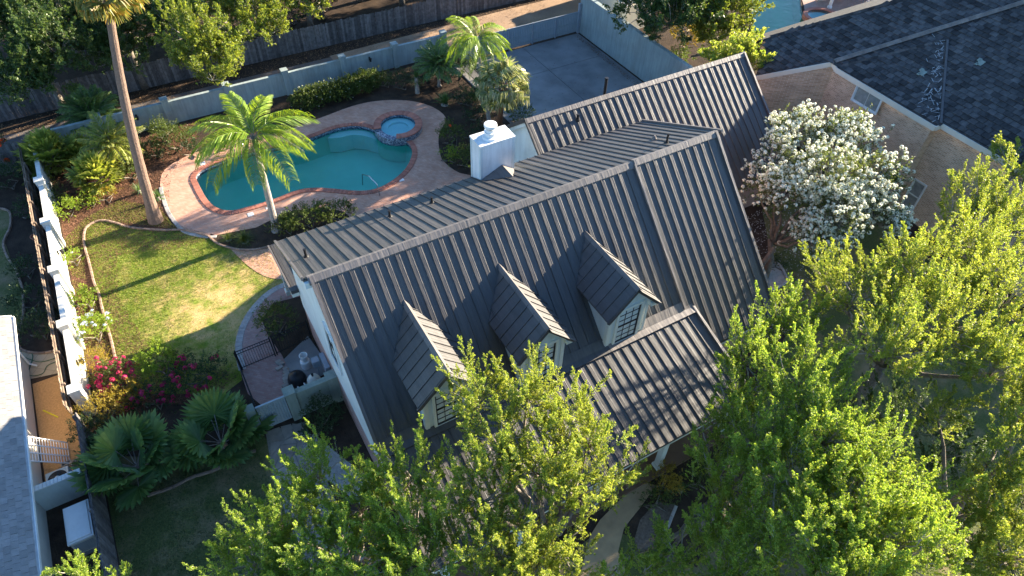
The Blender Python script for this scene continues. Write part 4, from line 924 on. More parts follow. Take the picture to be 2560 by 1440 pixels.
for nme, lab, b in (('control_box', 'grey pool control box mounted beside the bucket', (1.98, 2.3, 21.0, 21.35, .75, 1.15)), ('control_box', 'slim blue-grey electrical cabinet against the brick wall', (2.4, 2.6, 20.3, 21.3, .5, 1.3))):
    t = thing(nme, lab, 'electrical box', ((b[0] + b[1]) / 2, (b[2] + b[3]) / 2, 0)); mb = MB(); mb.box(*b); mb.build('cabinet', m_grey, t); mb = MB(); mb.box(b[0] - .02, b[0] - .001, b[2] + .03, b[3] - .03, b[4] + .03, b[5] - .03); mb.build('door', m_grey, t)
    mb = MB(); mb.tube([((b[0] + b[1]) / 2, b[2] + .1, b[4]), ((b[0] + b[1]) / 2, b[2] + .1, 0)], .025, 6); mb.build('conduit', m_grey, t)
t = thing('pool_piping', 'white plastic pool pipes with elbows in front of the filter tanks', 'pipes', (1.1, 20.0, 0))
for pts in ([(1.5, 20.3, .35), (1.25, 20.15, .35), (1.25, 19.95, .35), (.9, 19.9, .3), (.9, 19.9, 0)], [(1.55, 20.15, .2), (1.3, 19.85, .2), (1.1, 19.85, .2), (1.1, 19.85, 0)], [(1.3, 20.7, .4), (1.35, 20.3, .5), (1.5, 20.3, .5)], [(1.0, 20.8, .3), (.95, 20.2, .3), (.95, 20.2, 0)]):
    mb = MB(); mb.tube(pts, .035, 8); [mb.lathe([(.05, -.05), (.05, .05)], p, 8) for p in pts[1:-1]]; mb.build('pipe', m_white2, t)
t = thing('stone_stack', 'low stacked stones lining the equipment pad by the gate', 'stones', (.75, 21.3, 0)); rg = random.Random(3)
for k in range(16):
    mb = MB(); x, y = .62 + rg.uniform(-.12, .22), 19.9 + k * .19; mb.obox((x, y, .07), (rg.uniform(.1, .17), .03, 0), (-.03, rg.uniform(.07, .1), 0), (0, .01, .07)); mb.build('stone', m_flag, t)

# ---------------------------------------------------------------- neighbour on the left
lh = thing('neighbour_house', 'neighbouring house with pale grey shingle roof cut by the left edge', 'house', (-12, 18, 0))
EX, EZ, LS, LY0, LY1 = -9.38, 2.7, .42, 6.0, 29.0
zl = lambda x: EZ + LS * (EX - x)
mb = MB(); mb.extr([(EX, LY0, EZ - .02), (EX, LY1, EZ - .02), (-16.5, LY1, zl(-16.5) - .02), (-16.5, LY0, zl(-16.5) - .02)], (0, 0, -.14)); lr = mb.build('roof', m_shingle2, lh)
mb = MB(); mb.extr([(-16.5, LY0, zl(-16.5) - .02), (-16.5, LY1, zl(-16.5) - .02), (-23.5, LY1, EZ - .02), (-23.5, LY0, EZ - .02)], (0, 0, -.14)); mb.build('roof', m_shingle2, lh)
sm = []
for k in range(3):
    mb = MB(); w_, l_ = .29, .24; mb.add([(-w_ / 2, 0, .012), (w_ / 2, 0, .012), (w_ / 2, l_, .001), (-w_ / 2, l_, .001), (-w_ / 2, 0, -.01), (w_ / 2, 0, -.01)], [(0, 1, 2, 3), (4, 5, 1, 0), (4, 0, 3), (1, 5, 2)]); sm.append(mb.mesh('shingle', m_shingle2))
n0 = Vector((LS, 0, 1)).normalized(); uu = Vector((0, 1, 0)); vv = uu.cross(n0) * -1      # vv points up the slope
vv = Vector((-1, 0, LS)).normalized(); rows = []
for r in range(30):
    for c in range(int((LY1 - LY0) / .3)):
        y = LY0 + .15 + .3 * c + (.15 if r % 2 else 0); p = Vector((EX + .04, y, EZ + .012)) + vv * (.225 * r)
        if y > LY1 - .1: continue
        vis = p.x > -10.9 - .0 and y > 14.2 and p.x > -9.38 - (y - 13.5) * .24 - .3
        rows.append((0 if vis else 1, -p.x, p, r, c))
rows.sort(key=lambda q: (q[0], q[1])); mbS = MB(); cnt = 0
for vis, _, p, r, c in rows:
    mw = Matrix(((uu.x, vv.x, n0.x, p.x), (uu.y, vv.y, n0.y, p.y), (uu.z, vv.z, n0.z, p.z + .002 * ((r * 7 + c * 3) % 5)), (0, 0, 0, 1)))
    if cnt < 295: inst('shingle', sm[(r + c) % 3], mw, lr); cnt += 1
    else: mbS.add([mw @ v.co for v in sm[0].vertices], [tuple(q.vertices) for q in sm[0].polygons])
mbS.build('shingle', m_shingle2, lr)['kind'] = 'stuff'
mb = MB(); mb.box(EX + .01, EX + .13, LY0, LY1, EZ - .16, EZ - .04); mb.box(EX + .11, EX + .13, LY0, LY1, EZ - .04, EZ + .0); mb.build('gutter', m_white, lh)
mb = MB(); mb.extr([(EX + .05, LY1, EZ - .1), (-16.5, LY1, zl(-16.5) - .1), (-16.5, LY1, zl(-16.5) + .02), (EX + .05, LY1, EZ + .02)], (0, .06, 0)); mb.build('rake_board', m_white, lh)
mb = MB(); mb.box(-22.9, -9.86, LY0 + .3, LY1 - .5, 0, 2.6); mb.build('wall', m_cream, lh)
mb = MB(); mb.tube([(EX - .0, 28.6, EZ - .1), (-9.6, 28.5, 2.3), (-9.78, 28.3, 2.1), (-9.78, 28.3, .2), (-9.5, 28.1, .08)], .045, 8); mb.build('downspout', m_white, lh)
def acunit(label, x, y):
    t = thing('air_conditioner', label, 'air conditioner', (x, y, 0)); mb = MB(); s = .42
    mb.box(x - s, x + s, y - s, y + s, .08, .72); mb.build('cabinet', m_plastic, t)
    mb = MB()
    for k in range(10): mb.box(x + s + .001, x + s + .015, y - s + .05, y + s - .05, .14 + .055 * k, .165 + .055 * k); mb.box(x - s + .05, x + s - .05, y - s - .015, y - s - .001, .14 + .055 * k, .165 + .055 * k)
    mb.build('louvre', m_grey, t)
    mb = MB(); mb.lathe([(.37, .70), (.37, .726)], (x, y, 0), 28); mb.build('fan_well', m_black, t)
    mb = MB(); mb.lathe([(.10, .73), (.09, .77)], (x, y, 0), 14); mb.build('fan_hub', m_plastic, t)
    for k in range(5):
        q = k * 1.2566; d = Vector((math.cos(q), math.sin(q), 0)); e = Vector((-d.y, d.x, 0)); mb = MB(); c = Vector((x, y, .74))
        mb.add([c + d * .1 - e * .04, c + d * .34 - e * .1, c + d * .34 + e * .08 + Vector((0, 0, .02)), c + d * .1 + e * .04 + Vector((0, 0, .02))], [(0, 1, 2, 3)]); mb.build('fan_blade', m_dkplastic, t)
    mb = MB(); mb.box(x - .5, x + .5, y - .5, y + .5, 0, .08); mb.build('pad', m_concrete, t)
acunit('beige air conditioner with round black fan at the end of the gravel strip', -9.05, 20.75)
for k, (x, y, z, a) in enumerate(((-8.45, 21.5, .1, .2), (-8.42, 21.52, .3, .25), (-8.85, 21.75, .1, 0))):
    t = thing('cinder_block', ['cinder block on the gravel under another, beside the air conditioner', 'cinder block on top of the other one beside the air conditioner', 'single cinder block behind the air conditioner'][k], 'cinder block', (x, y, z - .1)); mb = MB()
    R_ = Matrix.Translation((x, y, z)) @ Matrix.Rotation(a, 4, 'Z'); m2 = MB()
    for b in ((-.2, .2, -.1, -.065, -.095, .095), (-.2, .2, .065, .1, -.095, .095), (-.2, -.16, -.065, .065, -.095, .095), (-.02, .02, -.065, .065, -.095, .095), (.16, .2, -.065, .065, -.095, .095)): m2.box(*b)
    mb.add([R_ @ Vector(v) for v in m2.v], m2.f); mb.build('block', m_block, t)
t = thing('slatted_panel', 'white slatted panel leaning between wall and gravel strip', 'panel', (-9.2, 22.4, 0))
a0, a1 = Vector((-9.72, 22.9, 1.35)), Vector((-9.72, 21.6, 1.35)); b0, b1 = Vector((-8.75, 22.9, .05)), Vector((-8.75, 21.75, .05))
for k in range(15): mb = MB(); f = k / 14; mb.bar(a0.lerp(b0, f), a1.lerp(b1, f), .03, .022); mb.build('slat', m_white2, t)
for f in (0, .33, .66, 1): mb = MB(); mb.bar(a0.lerp(a1, f) + Vector((.02, 0, .02)), b0.lerp(b1, f) + Vector((.02, 0, .02)), .05, .03); mb.build('stile', m_white2, t)
mb = MB(); mb.bar(at(108, 1026, .03), at(145, 1043, .03), .06, .04); tag(mb.build('yellow_stick', m_yellow), 'yellow stick lying on the brown gravel', 'stick')
t = thing('utility_wall', 'short white wall with brick coping closing the gravel strip', 'wall', (-8.7, 20.1, 0)); mb = MB(); mb.box(-9.85, -7.95, 19.95, 20.1, 0, 1.5); mb.build('wall_panel', m_siding, t)
for k in range(14): mb = MB(); mb.box(-9.85 + .136 * k, -9.73 + .136 * k, 19.9, 20.15, 1.503, 1.56); mb.build('coping_brick', m_white, t)
t = thing('generator', 'large pale box-shaped standby generator between wall and dark fence', 'generator', (-8.35, 18.1, 0)); mb = MB(); x, y = -8.45, 18.1
mb.box(x - .42, x + .42, y - .8, y + .8, .1, .95); mb.build('cabinet', m_plastic, t)
mb = MB(); P = [(-.46, -.84), (.46, -.84), (.46, .84), (-.46, .84)]; mb.prism([(x + a, y + b) for a, b in P], .953, 1.05); mb.prism([(x + a * .85, y + b * .92) for a, b in P], 1.05, 1.12); mb.build('lid', m_white2, t)
mb = MB()
for k in range(8): mb.box(x - .35, x + .35, y - .815, y - .801, .2 + .08 * k, .235 + .08 * k)
mb.build('vent_grille', m_grey, t)
mb = MB(); mb.box(x - .5, x + .5, y - .9, y + .9, 0, .1); mb.build('pad', m_concrete, t)
t = thing('flower_pot', 'terracotta pot with small plant in the shaded neighbouring bed', 'flower pot', at(93, 600)); mb = MB(); mb.lathe([(.16, 0), (.22, .26), (.25, .26), (.25, .32), (.2, .32), (.18, .25)], at(93, 600), 16); mb.build('pot', m_terra, t)
hp = [at(*p, .03) for p in ((140, 895), (100, 905), (62, 893), (48, 880), (70, 878), (82, 890), (76, 915), (70, 935), (85, 940), (108, 933), (118, 915), (140, 905))]
mb = MB(); mb.tube([(x, y, .04) for x, y in smoothloop(hp, .08, False)], .018, 6); tag(mb.build('garden_hose', m_hose), 'green garden hose coiled loosely on the sand paving', 'hose')

# ---------------------------------------------------------------- neighbour on the right
NX, NZ, NS = 36.5, 6.3, .40
def onN(px, py):
    d = ray(px, py); t = (NZ - NS * NX - CH) / (d[2] - NS * d[0]); return Vector((d[0] * t, d[1] * t, CH + d[2] * t))
nh = thing('neighbour_house', 'two-storey tan brick house under a dark slate roof at the upper right', 'house', (40, 18, 0))
C1, PK, U1, U2 = onN(1890, 188), onN(2085, 155), onN(1925, 93), onN(2255, 0)
hd = (U2 - U1); U0 = U1 - hd * .05; U3 = U1 + hd * 2.1
zn = lambda x: NZ + NS * (x - NX)
E1, E2 = Vector((36.95, 15.85, zn(36.95))), Vector((36.95, 3.0, zn(36.95)))
far = U3; R3 = Vector((far.x, 3.0, zn(far.x)))
poly = [C1, onN(2085, 152), onN(2095, 168), onN(2342, 314), E1, E2, R3, U3, U1 + (U1 - U2) * .02]
mb = MB(); n = len(poly); tr = tessellate_polygon([[Vector((p.x, p.y, 0)) for p in poly]])
mb.add([p - Vector((0, 0, .03)) for p in poly] + [p - Vector((0, 0, .25)) for p in poly], [t for t in tr] + [(i, (i + 1) % n, n + (i + 1) % n, n + i) for i in range(n)]); nr = mb.build('roof', m_shingle, nh)
mb = MB(); b0, b1 = U0 + Vector((.0, 6, -4)), U3 + Vector((4, 8, -5)); mb.extr([U0, U3, b1, b0], (0, 0, -.2)); mb.build('roof', m_shingle, nh)
# slates laid one by one
tm = []
for k in range(4):
    mb = MB(); w_, l_ = .415, .50; j = .008 * k; mb.add([(-w_ / 2, 0, .034 + j), (w_ / 2, 0, .034 + j * .5), (w_ / 2, l_, .004), (-w_ / 2, l_, .004), (-w_ / 2, 0, 0), (w_ / 2, 0, 0)], [(0, 1, 2, 3), (4, 5, 1, 0), (4, 0, 3), (1, 5, 2)]); tm.append(mb.mesh('slate', m_shingle))
up_ = Vector((1, 0, NS)).normalized(); ac = Vector((0, -1, 0)); nn = ac.cross(up_); P2 = [(p.x, p.y) for p in poly]; L_ = []
x = 30.0; r = 0
while x < 56:
    for c in range(90):
        y = 34 - .45 * c - (.225 if r % 2 else 0)
        if inpoly(x + .1, y, P2): L_.append((math.hypot(x - 39, y - 17), x, y, r, c))
    x += .36 * up_.x; r += 1
L_.sort(); mbS = MB()
for i, (_, x, y, r, c) in enumerate(L_):
    p = Vector((x, y, zn(x) - .015 + .005 * ((r * 5 + c * 3) % 4))); mw = Matrix(((ac.x, up_.x, nn.x, p.x), (ac.y, up_.y, nn.y, p.y), (ac.z, up_.z, nn.z, p.z), (0, 0, 0, 1))) @ Matrix.Rotation(random.uniform(-.02, .02), 4, 'Z')
    if i < 296: inst('slate', tm[(r * 3 + c * 5 + i) % 4], mw, nr)
    else:
        q = tm[(r * 3 + c * 5) % 4]; mbS.add([mw @ v.co for v in q.vertices], [tuple(f.vertices) for f in q.polygons])
mbS.build('slate', m_slatef := M('slate_field', (.085, .082, .08), (.04, .039, .04), 3.2, .85, .2, isl=.55, bump=.6, bscale=22), nr)['kind'] = 'stuff'
def ridge_tiles(a, b, m, w=.32, parent=nh, z=.07, step=.42):
    a, b = Vector(a), Vector(b); L = (b - a).length; d = (b - a) / L; sd_ = d.cross(Vector((0, 0, 1))).normalized()
    mb = MB(); mb.add([(-step / 2, -w / 2, -.05), (step / 2 + .03, -w / 2, -.04), (step / 2 + .03, 0, .07), (-step / 2, 0, .06), (-step / 2, w / 2, -.05), (step / 2 + .03, w / 2, -.04)], [(0, 1, 2, 3), (3, 2, 5, 4), (0, 3, 4), (1, 5, 2)]); me = mb.mesh('ridge_tile', m)
    up2 = sd_.cross(d)
    for k in range(int(L / step)):
        p = a + d * step * (k + .5) + Vector((0, 0, z)); inst('ridge_tile', me, Matrix(((d.x, sd_.x, up2.x, p.x), (d.y, sd_.y, up2.y, p.y), (d.z, sd_.z, up2.z, p.z), (0, 0, 0, 1))), parent)
m_ridget = M('weathered_ridge_tile', (.22, .19, .165), (.13, .115, .105), 3, .8, rnd=.2)
ridge_tiles(PK, onN(2560, 7) + (onN(2560, 7) - PK) * .3, m_ridget, .42, nh, .12)
ridge_tiles(U1, U3, m_shingle, .3)
ridge_tiles(onN(2100, 166), onN(2362, 100), m_shingle, .26, nh, .03)
V0, V1 = onN(2363, 100), onN(2346, 308)
mb = MB(); mb.bar(V0 + Vector((0, -.12, .06)), V1 + Vector((0, -.12, .06)), .12, .08); mb.build('valley_flashing', m_roof, nr)
rg = random.Random(8); mb = MB()
for k in range(90):
    f = rg.random(); p = V0.lerp(V1, f) + Vector((rg.uniform(-.1, .1), abs(rg.gauss(.35, .25 + .25 * (f > .5))), .05)); p.z = zn(p.x) + .06; a = rg.uniform(0, 3); l = rg.uniform(.06, .18)
    e = Vector((math.cos(a), math.sin(a), NS * math.cos(a))) * l; g = Vector((-math.sin(a), math.cos(a), 0)) * .02; mb.add([p - e - g, p + e - g, p + e + g, p - e + g], [(0, 1, 2, 3)])
tag(mb.build('leaf_litter', M('bleached_litter', (.48, .47, .45), (.22, .22, .22), 8, .9), None), kind='stuff')
for px, py in ((2305, 185), (2450, 160)):
    p = onN(px, py); mb = MB()
    for k, (a, b, s) in enumerate(((0, 0, .2), (.14, .2, .12), (-.16, .1, .1))): mb.obox(p + Vector((a, b, .08 + a * NS)), up_ * s, ac * s * .8, nn * .01)
    mb.build('roof_patch', m_stucco_g, nh)
# walls, fascias, windows
m_pane = M('curtained_window_glass', (.34, .35, .32), (.20, .21, .20), 3, .12, .6)
def wallseg(a, b, za0, za1, zb1, m, th=.25, name='brick_wall'):
    a, b = Vector((a[0], a[1], 0)), Vector((b[0], b[1], 0)); d = (b - a).normalized(); o = Vector((-d.y, d.x, 0)); mb = MB()
    mb.extr([a + Vector((0, 0, za0)), b + Vector((0, 0, za0)), b + Vector((0, 0, zb1)), a + Vector((0, 0, za1))], -o * th); return mb.build(name, m, nh)
pk = onN(2085, 152); ce = onN(2342, 314)
wallseg((C1.x + .25, C1.y - .2), (pk.x + .3, pk.y), 0, C1.z - .2, pk.z - .2, m_tanbrick, -.25)
wallseg((pk.x + .3, pk.y), (NX + .25, 16.15), 0, NZ - .1, NZ - .1, m_tanbrick, -.25)
wallseg((NX + .25, 16.15), (37.35, 16.1), 0, NZ - .05, NZ + .1, m_tanbrickx, -.2)
wallseg((37.3, 16.1), (37.3, 3.0), 0, NZ + .1, NZ + .1, m_tanbrick, -.25)
mb = MB(); mb.box(38, 56, 3, 3.3, 0, 7); mb.build('brick_wall', m_tanbrickx, nh)
def fasc(a, b, h=.3):
    mb = MB(); mb.bar(Vector(a) + Vector((-.02, 0, -.2)), Vector(b) + Vector((-.02, 0, -.2)), .1, h); mb.build('fascia', m_cream, nh)
fasc(C1, onN(2085, 152)); fasc(onN(2085, 152), onN(2095, 168)); fasc(onN(2095, 168), ce); fasc(ce, E1); fasc(E1, E2)
def wpos(px, py, x):
    d = ray(px, py); t = x / d[0]; return Vector((x, d[1] * t, CH + d[2] * t))
p = wpos(2168, 247, NX + .25 - .04); window('window', p, 'y', 1.75, 1.0, 2, 1, nh, m_white, .07, .0, m_white, False, m_pane)
p = wpos(2284, 488, 37.28); window('window', p, 'y', .75, 1.9, 1, 2, nh, m_white, .05, .0, m_trim, True, m_pane)
p = wpos(2273, 290, NX + .2); mb = MB(); mb.obox(p, (.03, 0, 0), (0, .9, 0), (0, 0, .06)); mb.build('vent_strip', m_cream, nh)
# its garden pool and patio
sheet('neighbour_patio', ccw([(p.x, p.y) for p in ats([(1985, -60), (2008, 10), (2014, 40), (2040, 80), (2150, 60), (2300, 0), (2300, -160), (2000, -160)])]), .03, brickmat('patio_brick', 'z', (.42, .27, .22), (.48, .33, .27), (.35, .28, .24), .22, .11, .01))
t2 = thing('swimming_pool', 'green swimming pool of the neighbours at the upper right', 'swimming pool', (npool[0][0], npool[0][1], 0))
basin('basin', npool, 1.4, [M('green_plaster', (.17, .62, .40), (.13, .54, .34), .7, .8, .1), m_mosaic], t2)
sheet('neighbour_pool_water', offs(npool, .01), -.12, watermat('green_pool_water', (.55, .85, .72)))
sc = at(2052, 48); t3 = thing('spa', 'small round spa with dark rim beside the neighbours green pool', 'spa', (sc.x, sc.y, 0))
mb = MB(); n = 40
for k in range(n):
    q0, q1 = 2 * math.pi * k / n, 2 * math.pi * (k + 1) / n; mb.prism([(sc.x + r * math.cos(q), sc.y + r * math.sin(q)) for r, q in ((1.25, q0), (1.6, q0), (1.6, q1), (1.25, q1))], -.05, .38)
mb.build('rim', m_coping, t3); mb = MB(); mb.lathe([(1.26, .05), (1.26, .06)], sc, 30); mb.build('basin', m_plaster2, t3)
sheet('neighbour_spa_water', [(sc.x + 1.27 * math.cos(2 * math.pi * k / 36), sc.y + 1.27 * math.sin(2 * math.pi * k / 36)) for k in range(36)], .28, m_spawater)
pv = thing('patio_house', 'brick rear wing with patio doors and white columns behind the slate roof', 'house', (60, 36, 0))
W0, W1 = at(2130, -10), at(2300, -40); d = (W1 - W0).normalized(); o = Vector((-d.y, d.x, 0))
mb = MB(); mb.extr([W0 - d * 4, W1 + d * 4, W1 + d * 4 + Vector((0, 0, 2.8)), W0 - d * 4 + Vector((0, 0, 2.8))], o * .3); mb.build('wall', m_tanbrickx, pv)
for f in (.0, .45): c = W0.lerp(W1, f) - o * .03; mb = MB(); mb.obox(c + Vector((0, 0, 1.05)), d * .5, o * .03, (0, 0, 1.05)); mb.build('patio_door', m_white, pv); mb = MB(); mb.obox(c - o * .035 + Vector((0, 0, 1.1)), d * .38, o * .01, (0, 0, .85)); mb.build('glass', m_glass, pv)
for px, py in ((2073, 20), (2165, 15)):
    c = at(px, py); mb = MB(); mb.lathe([(.22, .03), (.22, .16), (.15, .2), (.14, 2.5), (.2, 2.55), (.2, 2.65)], c, 16); mb.build('patio_column', m_white, pv)
mb = MB(); c = at(2073, 20); mb.extr([c - d * 1 + Vector((0, 0, 2.66)), c + d * 9 + Vector((0, 0, 2.66)), W1 + d * 4 + Vector((0, 0, 2.86)), W0 - d * 4 + Vector((0, 0, 2.86))], (0, 0, .12)); mb.build('patio_roof', m_shingle, pv)
p0_, p1_ = at(1520, -20, 2.4), at(1562, 18, 2.4)
t = thing('shed', 'white corrugated shed roof edge behind the tall driveway wall', 'shed', (p0_.x + 1, p0_.y, 0))
mb = MB(); n = 16
dv = p1_ - p0_; sv = Vector((4.0, .6, .5)); pts = [p0_ - dv * 1.5 + dv * 2.5 * k / n + Vector((0, 0, .03 if k % 2 else 0)) for k in range(n + 1)]
mb.add(pts + [p + sv for p in pts], [(k, k + 1, n + 2 + k, n + 1 + k) for k in range(n)]); mb.build('roof', m_white, t)
mb = MB(); mb.extr([pts[0] + Vector((.3, 0, -.05)), pts[-1] + Vector((.3, 0, -.05)), Vector((pts[-1].x + .3, pts[-1].y, 0)), Vector((pts[0].x + .3, pts[0].y, 0))], (3, .4, 0)); mb.build('wall', m_cream, t)

# ---------------------------------------------------------------- palms
F_q = [frond_mesh('feather_frond', 3.45, d, 78, 1.45, [L_queen, m_palmgrey], .95, .017, .62, .08) for d in (1.0, 1.35, 1.6, 1.15)]
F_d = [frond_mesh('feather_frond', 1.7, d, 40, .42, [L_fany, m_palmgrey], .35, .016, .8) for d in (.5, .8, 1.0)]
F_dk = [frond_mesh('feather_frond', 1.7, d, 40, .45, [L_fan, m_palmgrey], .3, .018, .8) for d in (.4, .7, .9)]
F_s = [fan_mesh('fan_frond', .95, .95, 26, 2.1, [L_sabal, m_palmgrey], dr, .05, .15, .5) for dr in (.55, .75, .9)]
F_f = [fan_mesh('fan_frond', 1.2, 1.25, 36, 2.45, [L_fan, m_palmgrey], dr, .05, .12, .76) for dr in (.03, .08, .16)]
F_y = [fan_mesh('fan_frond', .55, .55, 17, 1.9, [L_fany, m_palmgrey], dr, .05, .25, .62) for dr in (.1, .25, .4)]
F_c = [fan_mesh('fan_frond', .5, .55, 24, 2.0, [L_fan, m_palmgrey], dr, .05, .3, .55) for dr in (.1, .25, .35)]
F_w = [fan_mesh('fan_frond', 1.0, 1.25, 40, 1.9, [L_wash, m_palmgrey], dr, .05, .2, .6) for dr in (.4, .6, .75)]
F_k = [quadmesh('blade', np.array([[(0, -.02, 0), (0, .02, 0), (.35, .018, 0), (.35, -.018, 0)], [(.35, -.018, 0), (.35, .018, 0), (.72, .001, -.04 * k), (.72, -.001, -.04 * k)]]), L_fan) for k in (0, 1, 3)]
F_g = [quadmesh('blade', np.array([[(0, -.012, 0), (0, .012, 0), (.45, .012, -.02), (.45, -.012, -.02)], [(.45, -.012, -.02), (.45, .012, -.02), (.85, .001, -.06 - .16 * k), (.85, -.001, -.06 - .16 * k)]]), L_hedge) for k in (0, 1, 2, 3)]
rg = random.Random(4)
tb = at(390, 553); tt = at(266, -22, 12.6)
palm('very tall palm with leaning bare trunk in red mulch left of the pool', tb, tt, .30, .17, F_w,
     [(k * 137.5, rg.uniform(-50, 62) if k < 30 else 75, rg.uniform(.9, 1.1), k, rg.uniform(-20, 20)) for k in range(34)], m_palmbark, 'tall_palm', rings=1, mid=(-.25, .1, 0))
pb = at(692, 577); pt = at(635, 346, 6.0)
qs = [(192, 38, 1.0, 1, 8), (207, 16, 1.0, 2, -5), (170, 24, .95, 2, 0), (2, 34, 1.0, 1, 0), (345, 18, .9, 2, 5), (288, 14, .95, 2, 0), (252, 2, .85, 1, 0), (312, 30, .85, 2, 10), (100, 50, .9, 0, 0), (55, 52, .85, 1, 0), (148, 42, .95, 1, 0), (128, 12, .9, 2, 0)]
palm('feathery palm with glowing yellow-green fronds standing right in front of the pool', pb, pt, .21, .13, F_q, qs, m_palmgrey, 'feather_palm', rings=1)
p2 = at(1225, 318); p2t = at(1192, 100, 6.0)
palm('feathery yellow-green palm rising behind the shaggy fan palm, by the driveway gate', p2, p2t, .14, .10, F_q, [(a + 20, e - 6, s * .78, v, r) for a, e, s, v, r in qs], m_palmgrey, 'feather_palm', rings=1)
p3 = at(1247, 318); p3t = at(1257, 218, 4.1)
palm('shaggy fan palm with sun-bleached drooping fans next to the driveway', p3, p3t, .22, .17, F_s, [(k * 137.5, 74 - k * 2.7, rg.uniform(1.05, 1.35), k, rg.uniform(-25, 25)) for k in range(40)], M('fibrous_palm_bark', (.36, .17, .09), (.20, .10, .06), 14, .95, .1, bump=.9, bscale=24, dist=.05), 'fan_palm', boots=(26, .7, m_palmbark))
b = at(305, 415); palm('small feather palm with arching yellowish fronds behind the leaning trunk', b, (b.x, b.y, 1.5), .13, .09, F_d, [(k * 137.5, 70 - k * 2.6, rg.uniform(1.15, 1.5), k, 0) for k in range(34)], m_palmbark, 'feather_palm')
b = at(252, 325); palm('dense dark green round palm near the back wall, left of the leaning trunk', b, (b.x, b.y, .9), .14, .1, F_dk, [(k * 137.5, 82 - k * 1.4, rg.uniform(1.2, 1.45), k, 0) for k in range(60)], m_palmbark, 'feather_palm')
b = at(1098, 215); palm('dark drooping palm in the shaded corner in front of the back wall', b, (b.x, b.y, 1.7), .13, .1, F_dk, [(k * 137.5, 70 - k * 2.4, rg.uniform(1.0, 1.25), k, 0) for k in range(40)], m_palmgrey, 'feather_palm')
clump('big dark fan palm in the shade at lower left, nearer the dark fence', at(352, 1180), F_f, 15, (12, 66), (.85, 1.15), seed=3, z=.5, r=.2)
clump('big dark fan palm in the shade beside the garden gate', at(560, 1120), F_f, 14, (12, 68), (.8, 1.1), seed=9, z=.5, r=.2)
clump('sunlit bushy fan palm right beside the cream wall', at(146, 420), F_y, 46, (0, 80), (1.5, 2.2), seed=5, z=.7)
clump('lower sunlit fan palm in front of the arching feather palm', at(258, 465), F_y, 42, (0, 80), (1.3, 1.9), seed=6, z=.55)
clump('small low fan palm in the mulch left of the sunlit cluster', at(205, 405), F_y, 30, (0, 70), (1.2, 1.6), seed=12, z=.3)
def rosette(label, c, n, z, sc, seed, trunk_r=.1, me=F_k, name='yucca', cat='yucca', el=(-20, 88)):
    return clump(label, c, me, n, el, sc, name, cat, None, z, m_palmgrey, seed, trunk_r)
rosette('grey-green spiky yucca on a pale trunk against the back wall', at(1044, 232), 110, 1.25, (.9, 1.1), 2, .16)
rosette('spiky yucca between the tall trunk and the pool deck', at(398, 500), 70, .25, (.75, .95), 3)
rosette('smaller spiky yucca on the left side of the tall trunk', at(350, 482), 55, .2, (.7, .85), 4)
rosette('spiky agave-like plant by the front walkway at the bottom', at(1700, 1228), 45, .15, (.6, .8), 5)
rosette('dark strappy leafed clump at the shaded end of the pool deck', at(1112, 262), 120, .15, (.9, 1.5), 6, .25, F_k, 'strap_plant', 'plant', (15, 85))
rosette('arching long-bladed grass clump at the foot of the pool palm', at(612, 605), 230, .05, (.6, 1.05), 7, .25, F_g, 'grass_clump', 'ornamental grass', (15, 85))
rosette('second long-bladed grass clump at the left end of the planting bed', at(572, 600), 110, .05, (.5, .85), 17, .2, F_g, 'grass_clump', 'ornamental grass', (10, 80))

# ---------------------------------------------------------------- shrubs and flowers
sheet('planting_bed', [(p.x, p.y) for p in ats([(524, 592), (540, 605), (565, 616), (605, 624), (650, 622), (692, 610), (800, 572), (880, 548), (860, 530), (800, 518), (720, 530), (640, 570), (560, 585)])], .036, m_soil)
shrub('rounded olive-green shrub between pool deck and metal roof', at(770, 565), (1.45, .85, .62), L_hedge, 10)
shrub('olive-green shrub at the right end of the planting bed by the roof', at(845, 548), (.9, .7, .5), L_hedge, 10)
shrub('low shrub right behind the pool palm trunk', at(715, 578), (.7, .6, .4), L_hedge, 10)
hx = [at(x, y) for x, y in ((775, 268), (812, 258), (850, 248), (890, 237), (918, 226))]
t = thing('hedge', 'long clipped green hedge with tiny white flowers along the back wall', 'hedge', hx[2])
V = []; W_ = []
for i, c in enumerate(hx):
    r = np.array((1.15, .7, .62 + .08 * (i > 2))); T, U = tips_on(np.array((c.x, c.y, .62)), r, 150, -.3, .15)
    o = (T[:, None] + RG.normal(size=(150, 6, 3)) * .12).reshape(-1, 3); d = unit(np.repeat(U, 6, 0) + RG.normal(size=(900, 3)) * .5 + np.array([0, 0, .3])); V.append(spray(o, d, np.full(900, .2), 15, .07, .42, tri=True))
    k = RG.random(900) < .03; p = (o + d * .2)[k]; W_.append(np.stack([p + np.array(q) * .05 for q in ((-1, 0, 0), (0, -1, .3), (1, 0, 0), (0, 1, .3))], 1))
link(bpy.data.objects.new('foliage', quadmesh('foliage', np.concatenate(V), L_hedge)), t); link(bpy.data.objects.new('blossom', quadmesh('blossom', np.concatenate(W_), m_petal)), t)
shrub('round dark green bush in front of the back wall left of the feathery palm', at(445, 372), (1.15, .85, .75), L_hedge, 9)
shrub('greyish round bush left of the yucca at the back wall', at(1003, 222), (.7, .65, .7), L_dark, 9)
shrub('leafy dark bush under the trees behind the round palm', at(395, 390), (.8, .7, .5), L_dark, 8)
shrub('green shrub with an orange-red flower spike beside the deck curve', at(1128, 362), (.6, .6, .85), L_hedge, 10, flower=(m_orange, .012, .07, .05))
shrub('yellow-green shrub at the deck edge left of the chimney, nearer the deck', at(1124, 402), (.45, .45, .4), L_lime, 10)
shrub('yellow-green shrub right beside the white chimney', at(1164, 415), (.6, .6, .65), L_hedge, 10, flower=(m_yel, .02, .06, .05))
